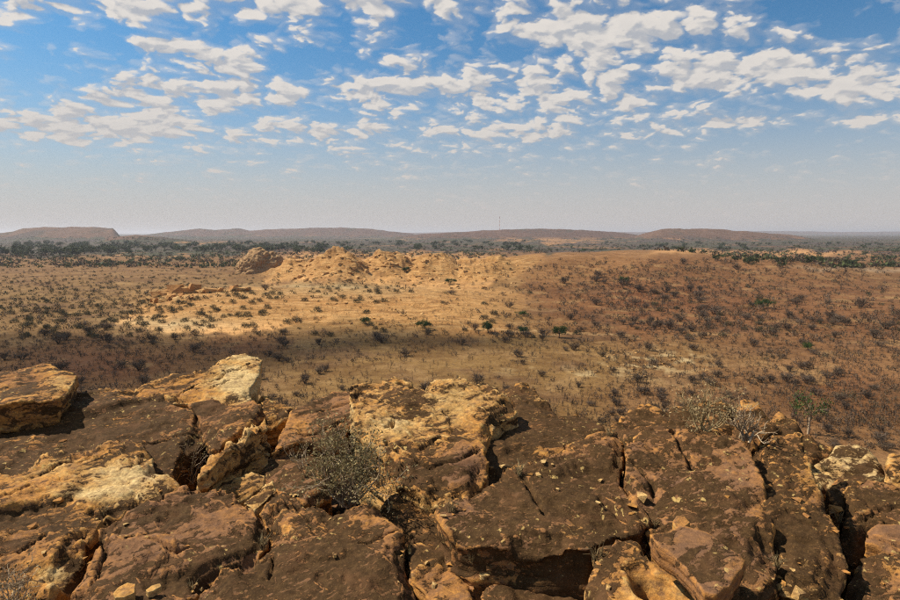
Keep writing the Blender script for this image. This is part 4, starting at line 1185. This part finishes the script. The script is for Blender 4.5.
# ---- trees
def tree_meshes(seed, leafy, spread=1.0, low=.35, leaf=.034):
    """unit tree: 1 m high; trunk with limbs, crown of leaf clumps"""
    rng = np.random.default_rng(seed); out, tips = [], []
    out.append((np.array([(0, 0, -.04), (.01, 0, .12), (.03, .01, low)]), [.035, .028, .022]))
    for i in range(6):
        a = i * 1.05 + rng.uniform(-.3, .3)
        d = np.array([math.cos(a) * .8 * spread, math.sin(a) * .8 * spread, .75])
        grow(rng, (.02, .005, low * rng.uniform(.6, 1)), d / np.linalg.norm(d), .34 * spread, .016, 1, out, tips, .5, .12, 3, 3)
    V, F = tube_mesh(out, 4)
    tm = mesh_np('trunk', V, F)
    tp = np.array([t[0] for t in tips])
    cl = tp[rng.integers(0, len(tp), 26)] + rng.normal(size=(26, 3)) * .05
    c = cl[rng.integers(0, 26, leafy)]
    V, F = leaf_quads(rng, c, leaf, .07)
    V[:, 2] = np.maximum(V[:, 2], low * .55)
    return tm, mesh_np('crown', V, F)


TREES = [tree_meshes(200 + i, 1900, 1.0 + .15 * i, .24) for i in range(3)]
FARTREES = [tree_meshes(210 + i, 300, 1.25, .22, .085) for i in range(4)]
TALL = tree_meshes(207, 520, 1.0, .5, .03)
TALL[0].materials.append(PALEWOOD); TALL[1].materials.append(GREEN)
for tm, cm in TREES:
    tm.materials.append(BROWNWOOD); cm.materials.append(GREEN)
for tm, cm in FARTREES:
    tm.materials.append(BROWNWOOD); cm.materials.append(DARKGREEN)


def tree(name, pair, loc, h, rot, label, group=None, wide=1.0):
    root = link(name, None, None, loc, rot, (h * wide, h * wide, h))
    a = bpy.data.objects.new('trunk', pair[0]); b = bpy.data.objects.new('crown', pair[1])
    for o in (a, b):
        COL.objects.link(o); o.parent = root
    tag(root, label, 'tree', group)
    return root


NAMED = [(808, 434, 7.2, .8, 'green-topped tree with a forked pale trunk below the upright slab'),
         (488, 333, 4.4, 1.1, 'round dark green tree at the start of the pale track'),
         (425, 329, 3.6, 1.3, 'bright green tree at the lower edge of the pale slab slope'),
         (366, 324, 3.0, 1.6, 'wide low green tree below the folded pale slabs'),
         (559, 338, 4.6, 1.1, 'solitary round green tree beside the pale track'),
         (450, 284, 4.2, 1.4, 'dark green tree alone on the golden rock outcrop'),
         (584, 252, 7.5, 1.2, 'dark tree standing up on the crest of the brown rise'),
         (624, 284, 5.0, 1.3, 'green tree among bare shrubs on the brown rise'),
         (763, 308, 5.0, 1.3, 'green tree in the shrubby hollow of the brown rise'),
         (523, 333, 2.6, 1.5, 'low pale green tree by the middle of the track'),
         (406, 272, 4.0, 1.6, 'small green tree in a cleft of the golden outcrop'),
         (523, 316, 2.4, 1.7, 'flat-topped green tree above the middle of the track'),
         (808, 350, 2.6, 1.2, 'small bright green tree on the orange slope'),
         (240, 366, 2.2, 1.0, 'tiny green sapling tree behind the cream prow')]
pn, = [on_ground(np.array([t[0] for t in NAMED], float), np.array([t[1] for t in NAMED], float))]
for k, (t, p) in enumerate(zip(NAMED, pn)):
    if not np.isnan(p[0]):
        tree('tree', TREES[k % 3] if k else TALL, (p[0], p[1], p[2] - .05), t[2], k * 1.3, t[4], None, t[3])

# belts of trees by the river and across the far plain
rng = np.random.default_rng(5)


def belt(n, ulo, uhi, vlo, vhi, hlo, hhi, where, seed, dmin=640):
    p, u, v = scatter(n, vlo, vhi, seed, None, ulo, uhi)
    for i in range(len(p)):
        if math.hypot(p[i, 0], p[i, 1]) < dmin:
            continue
        h = rng.uniform(hlo, hhi)
        tree('riverside_tree', FARTREES[int(rng.integers(0, 4))], (p[i, 0], p[i, 1], p[i, 2] - .1), h, rng.uniform(0, 6.28), 'dark green spreading tree %s' % where, 'trees %s' % where, rng.uniform(1.1, 1.6))


belt(90, -15, 130, 244, 256, 9, 15, 'in the riverside wood below the flat-topped mesa', 31)
belt(44, 130, 240, 245, 252, 9, 14, 'in the line of trees before the rock dome', 32)
belt(56, 240, 345, 243, 254, 9, 14, 'in the grove behind the golden outcrop', 33)
belt(44, 345, 530, 241, 251, 9, 13, 'in the belt beyond the golden outcrop', 34)
belt(46, 620, 900, 258, 268, 4, 6.5, 'in the thicket beyond the brown rise', 35, 430)
belt(36, 600, 900, 243, 251, 7, 11, 'scattered over the hazy far plain', 36)
pF, uF, vF = scatter(17000, 236.5, 268, 41, lambda u, v: np.clip(.35 + .5 * fbm(np.stack([u / 70, v / 3.5, np.zeros(len(u))], -1), 3), .03, .9))
dF = np.hypot(pF[:, 0], pF[:, 1]); ok = (dF < 4200) & (dF > 470); pF, dF = pF[ok], dF[ok]
LOW_FAR = [shrub_mesh('low_far', 130 + i, 1, 1, 16, .05, .34, [TWIG, DARKGREEN], 1.0, 1.0) for i in range(3)]
LOW_FAR2 = [shrub_mesh('low_far_bare', 140 + i, 1, 1, 14, .05, .3, [TWIG, DRYLEAF], 1.0, 1.0) for i in range(3)]
half = rng.uniform(0, 1, len(pF)) < .45
rf = rng.uniform(1.6, 4.5, len(pF)); hf = rf * rng.uniform(.8, 1.2, len(pF)); ro = rng.uniform(0, 6.28, len(pF))
tag(stuff_mesh('far_woodland', LOW_FAR, pF[half], rf[half], hf[half], ro[half], rng), 'far dark green woodland reading as one mass', 'woodland', kind='stuff')
hb2 = ~half
tag(stuff_mesh('far_scrub', LOW_FAR2, pF[hb2], rf[hb2], hf[hb2], ro[hb2], rng), 'far brown scrub reading as one mass', 'scrub', kind='stuff')

# ------------------------------------------------------------------ rocks of the middle distance
LEDGEROCK = plain_rock_material('red ledge sandstone', [(0.17, 0.075, 0.03), (0.37, 0.17, 0.055), (0.50, 0.28, 0.10)], 4.0)
GOLD = plain_rock_material('golden sandstone', [(0.24, 0.12, 0.042), (0.46, 0.24, 0.08), (0.58, 0.36, 0.15)], 6.0)
TANROCK = plain_rock_material('brown striated sandstone', [(0.13, 0.075, 0.038), (0.30, 0.17, 0.075), (0.44, 0.28, 0.13)], 5.0)


def boulder_mesh(name, seed, mat, flat=.7, n=16):
    """angular block: hull of scattered points, edges broken a little"""
    r_ = np.random.default_rng(int(seed * 10)); bm = bmesh.new()
    pts = r_.uniform(-1, 1, (n, 3)); pts = pts / np.maximum(np.abs(pts).max(1, keepdims=True), .5) * r_.uniform(.8, 1, (n, 1)); pts[:, 2] *= flat
    vs = [bm.verts.new(p) for p in pts]
    rs = bmesh.ops.convex_hull(bm, input=vs)
    bmesh.ops.delete(bm, geom=[v for v in bm.verts if not v.link_faces], context='VERTS')
    bmesh.ops.subdivide_edges(bm, edges=bm.edges[:], cuts=1, use_grid_fill=True)
    for v in bm.verts:
        v.co += Vector(r_.normal(size=3) * .035)
    me = bpy.data.meshes.new(name); bm.to_mesh(me); bm.free(); me.materials.append(mat)
    return me


# the domed koppie
pd = on_ground(np.array([254.0]), np.array([274.0]))[0]
bm = bmesh.new(); bmesh.ops.create_icosphere(bm, subdivisions=6, radius=1.0)
co = np.array([v.co[:] for v in bm.verts]); co = co[:, :] * 1.0
ns = fbm(co * 2.1 + 3, 5); rid = np.abs(fbm(co * np.array([3, 3, 5]) + 8, 4))
co = co * (1 + .16 * ns - .16 * rid)[:, None]
dist = math.hypot(pd[0], pd[1])
wx = 24.5 / 604 * dist
for v, c in zip(bm.verts, co):
    v.co = (c[0] * wx + c[2] * 1.5, c[1] * wx * .9, c[2] * 24.5 / 604 * dist * 1.0)
me = bpy.data.meshes.new('rock_dome'); bm.to_mesh(me); bm.free(); smooth_shade(me)
tag(link('rock_dome', me, TANROCK, (pd[0], pd[1] + wx * .8, pd[2] - .5)), 'isolated tan domed rock standing between the pale slope and the trees', 'rock')

BOULD = [boulder_mesh('boulder', 3.3 * i + 1, GOLD, .55 + .15 * (i % 3), 14 + 2 * (i % 3)) for i in range(8)]
rng = np.random.default_rng(9)


LEDGE = [boulder_mesh('boulder', 5.1 * i + 2, LEDGEROCK, .8, 14) for i in range(4)]


def boulders(spots, size_px, label, group, meshes=None, tall=.6):
    s = np.array(spots, float); p = on_ground(s[:, 0], s[:, 1])
    for (u, v, k), q in zip(spots, p):
        if np.isnan(q[0]):
            continue
        d = math.hypot(q[0], q[1]); r = size_px * k * d / 604
        ms_ = meshes or BOULD
        o = link('boulder', ms_[int(rng.integers(0, len(ms_)))], None, (q[0], q[1] + r * .5, q[2] + r * .15), rng.uniform(0, 6.28), (r, r * rng.uniform(.7, 1), r * rng.uniform(tall, tall + .4)))
        lb, gr = label, group
        if '%s' in label:
            form = 'large' if k > 1.0 else ('small' if k < .7 else 'medium')
            place = min(MOUNDS[:5], key=lambda m_: abs(m_[0] - u) + 2 * abs(m_[2] + 10 - v))
            where = {338: 'tallest crag', 388: 'second crag', 432: 'middle crag', 488: 'low end', 296: 'end by the rock dome'}[place[0]]
            lb = label % (form, where); gr = group % (form, where)
        tag(o, lb, 'boulder', gr)


ledge = [(153 + 4.6 * i_, 301.5 - .6 * i_ + (i_ % 3), .55 + .25 * ((i_ * 7) % 4) / 3) for i_ in range(9)] + [(151, 300, .8), (158, 297, 1.1), (166, 295, 1.0), (174, 293, 1.3), (184, 293, 1.2), (193, 292, 1.3), (201, 293, .9), (211, 293, 1.1), (219, 292, .8), (232, 291, .9), (240, 291, 1.0), (247, 291, .7), (156, 303, .9), (170, 300, 1.0), (188, 298, .8)]
boulders(ledge, 6.2, 'reddish block of the broken ledge above the pale slab slope', 'blocks of the broken ledge', LEDGE + BOULD[:3], .8)
spots = [(float(rng.uniform(290, 440)), float(rng.uniform(253, 282)), float(rng.uniform(.5, 1.3))) for _ in range(120)]
boulders(spots, 2.8, '%s golden block piled on the rocky outcrop, at its %s', '%s boulders of the golden outcrop at its %s')
spots = [(float(rng.uniform(440, 525)), float(rng.uniform(262, 290)), float(rng.uniform(.4, 1.0))) for _ in range(26)]
boulders(spots, 3.0, 'small golden boulder on the low shoulder of the outcrop', 'boulders of the low shoulder')
spots = [(float(rng.uniform(130, 440)), float(rng.uniform(300, 328)), float(rng.uniform(.3, 1.0))) for _ in range(50)]
boulders(spots, 2.6, 'loose pale block lying on the slab slope', 'loose blocks on the slab slope')
spots = [(float(rng.normal(655, 34)), float(rng.normal(364, 7)), float(rng.uniform(.3, 1.0))) for _ in range(36)]
boulders(spots, 2.4, 'small pale stone of the whitish patch on the flat', 'pale stones on the flat')

# ------------------------------------------------------------------ radio mast far off
m, t = new_mat('mast paint'); geo = t.n('ShaderNodeNewGeometry'); sp = t.n('ShaderNodeSeparateXYZ'); t.link(geo.outputs['Position'], sp.inputs[0])
band = t.math('GREATER_THAN', t.math('FRACT', t.math('DIVIDE', sp.outputs['Z'], 18.0)), .5)
finish(t, t.mix(band, (.75, .73, .7, 1), (.55, .2, .13, 1)), .5)
my = 2900.0; mx = my * (499.5 - 450) / 604
mz = float(ground_z(mx, my)[0]); ztop = CAMZ - my * down_tan(216)
hm = ztop - mz
paths = []
for k in range(3):
    a = k * 2.094
    paths.append((np.array([(1.9 * math.cos(a), 1.9 * math.sin(a), -2), (.7 * math.cos(a), .7 * math.sin(a), hm)]), [.35, .28]))
for i in range(14):
    z0 = hm * i / 14; z1 = hm * (i + 1) / 14
    for k in range(3):
        a = k * 2.094; b = (k + 1) * 2.094; r0 = 1.9 - 1.2 * i / 14; r1 = 1.9 - 1.2 * (i + 1) / 14
        paths.append((np.array([(r0 * math.cos(a), r0 * math.sin(a), z0), (r1 * math.cos(b), r1 * math.sin(b), z1)]), [.18, .18]))
V, F = tube_mesh(paths, 4)
mast = link('radio_mast', None, None, (mx, my, mz))
link('lattice', mesh_np('lattice', V, F), m, parent=mast)
V, F = tube_mesh([(np.array([(0, 0, hm - 1), (0, 0, hm + 7)]), [.2, .1]), (np.array([(-1.3, 0, hm - 6), (-1.3, 0, hm - 2)]), [.6, .6]), (np.array([(1.3, 0, hm - 12), (1.3, 0, hm - 8)]), [.6, .6])], 6)
link('antenna', mesh_np('antenna', V, F), m, parent=mast)
tag(mast, 'slender lattice radio mast on the far hill crest', 'mast')

# ------------------------------------------------------------------ clouds out of view whose shadows lie on the plain
mcl, t = new_mat('cloud')
df = t.n('ShaderNodeBsdfDiffuse'); df.inputs['Color'].default_value = (.9, .9, .9, 1)
trn = t.n('ShaderNodeBsdfTransparent'); mx_ = t.n('ShaderNodeMixShader'); mx_.inputs[0].default_value = .40
t.link(trn.outputs[0], mx_.inputs[1]); t.link(df.outputs[0], mx_.inputs[2])
oo = t.n('ShaderNodeOutputMaterial'); t.link(mx_.outputs[0], oo.inputs['Surface'])


def shade_cloud(poly, alt, label):
    """a cloud at altitude alt standing between the sun and the given patch of plain"""
    pg = on_ground(np.array([a for a, b in poly], float), np.array([b for a, b in poly], float))
    pg = pg[~np.isnan(pg[:, 0])]
    c = pg.mean(0); k = alt / TOSUN.z
    n = len(pg)
    # fine outline with billows
    pts = []
    for i in range(n):
        for j in range(6):
            pts.append(pg[i] + (pg[(i + 1) % n] - pg[i]) * j / 6)
    pts = np.array(pts); pts[:, :2] += 5 * np.stack([fbm(pts / 18, 3), fbm(pts / 18 + 40, 3)], -1)
    cen = pts.mean(0)
    V, F = [], []
    rings = [(0.0, 14, 1), (.55, 11, 1), (.85, 5, 1), (1.0, 0, 0), (.85, -2, -1), (.5, -3, -1), (0.0, -3, -1)]
    m_ = len(pts)
    for (f, z, s) in rings:
        for q in pts:
            b = cen + (q - cen) * max(f, .01)
            V.append((b[0], b[1], z * (1 + .4 * math.sin(q[0] * .21 + q[1] * .13))))
    for i in range(len(rings) - 1):
        for j in range(m_):
            j2 = (j + 1) % m_
            F.append((i * m_ + j, i * m_ + j2, (i + 1) * m_ + j2, (i + 1) * m_ + j))
    V = np.array(V)
    off = np.array([TOSUN.x * k, TOSUN.y * k, alt])
    base = cen + off; V[:, :2] -= cen[:2]
    me = mesh_np('cloud', V, np.array(F)); smooth_shade(me)
    o = link('cloud', me, mcl, tuple(base))
    tag(o, label, 'cloud', 'clouds over the plain')


shade_cloud([(-40, 334), (60, 332), (115, 333), (200, 341), (300, 336), (345, 328), (440, 331), (560, 337), (590, 341), (510, 343), (430, 343), (340, 348), (260, 362), (190, 385), (90, 398), (-40, 400)], 1500, 'small cloud over the red ground below the hilltop')

# ------------------------------------------------------------------ haze over the plain
m, t = new_mat('haze air')
pv = t.n('ShaderNodeVolumePrincipled')
pv.inputs['Color'].default_value = (.84, .83, .87, 1); pv.inputs['Density'].default_value = 0.00008; pv.inputs['Anisotropy'].default_value = 0.2
o = t.n('ShaderNodeOutputMaterial'); t.link(pv.outputs[0], o.inputs['Volume'])
hb_ = np.array([(x, y, z) for x in (-32000, 32000) for y in (-32000, 32000) for z in (float(gz.min()) - 1.0, 120.0)], float)
hf_ = np.array([(0, 1, 3, 2), (4, 6, 7, 5), (0, 4, 5, 1), (2, 3, 7, 6), (0, 2, 6, 4), (1, 5, 7, 3)])
hz_ = link('haze', mesh_np('haze', hb_, hf_), m); tag(hz_, kind='stuff')
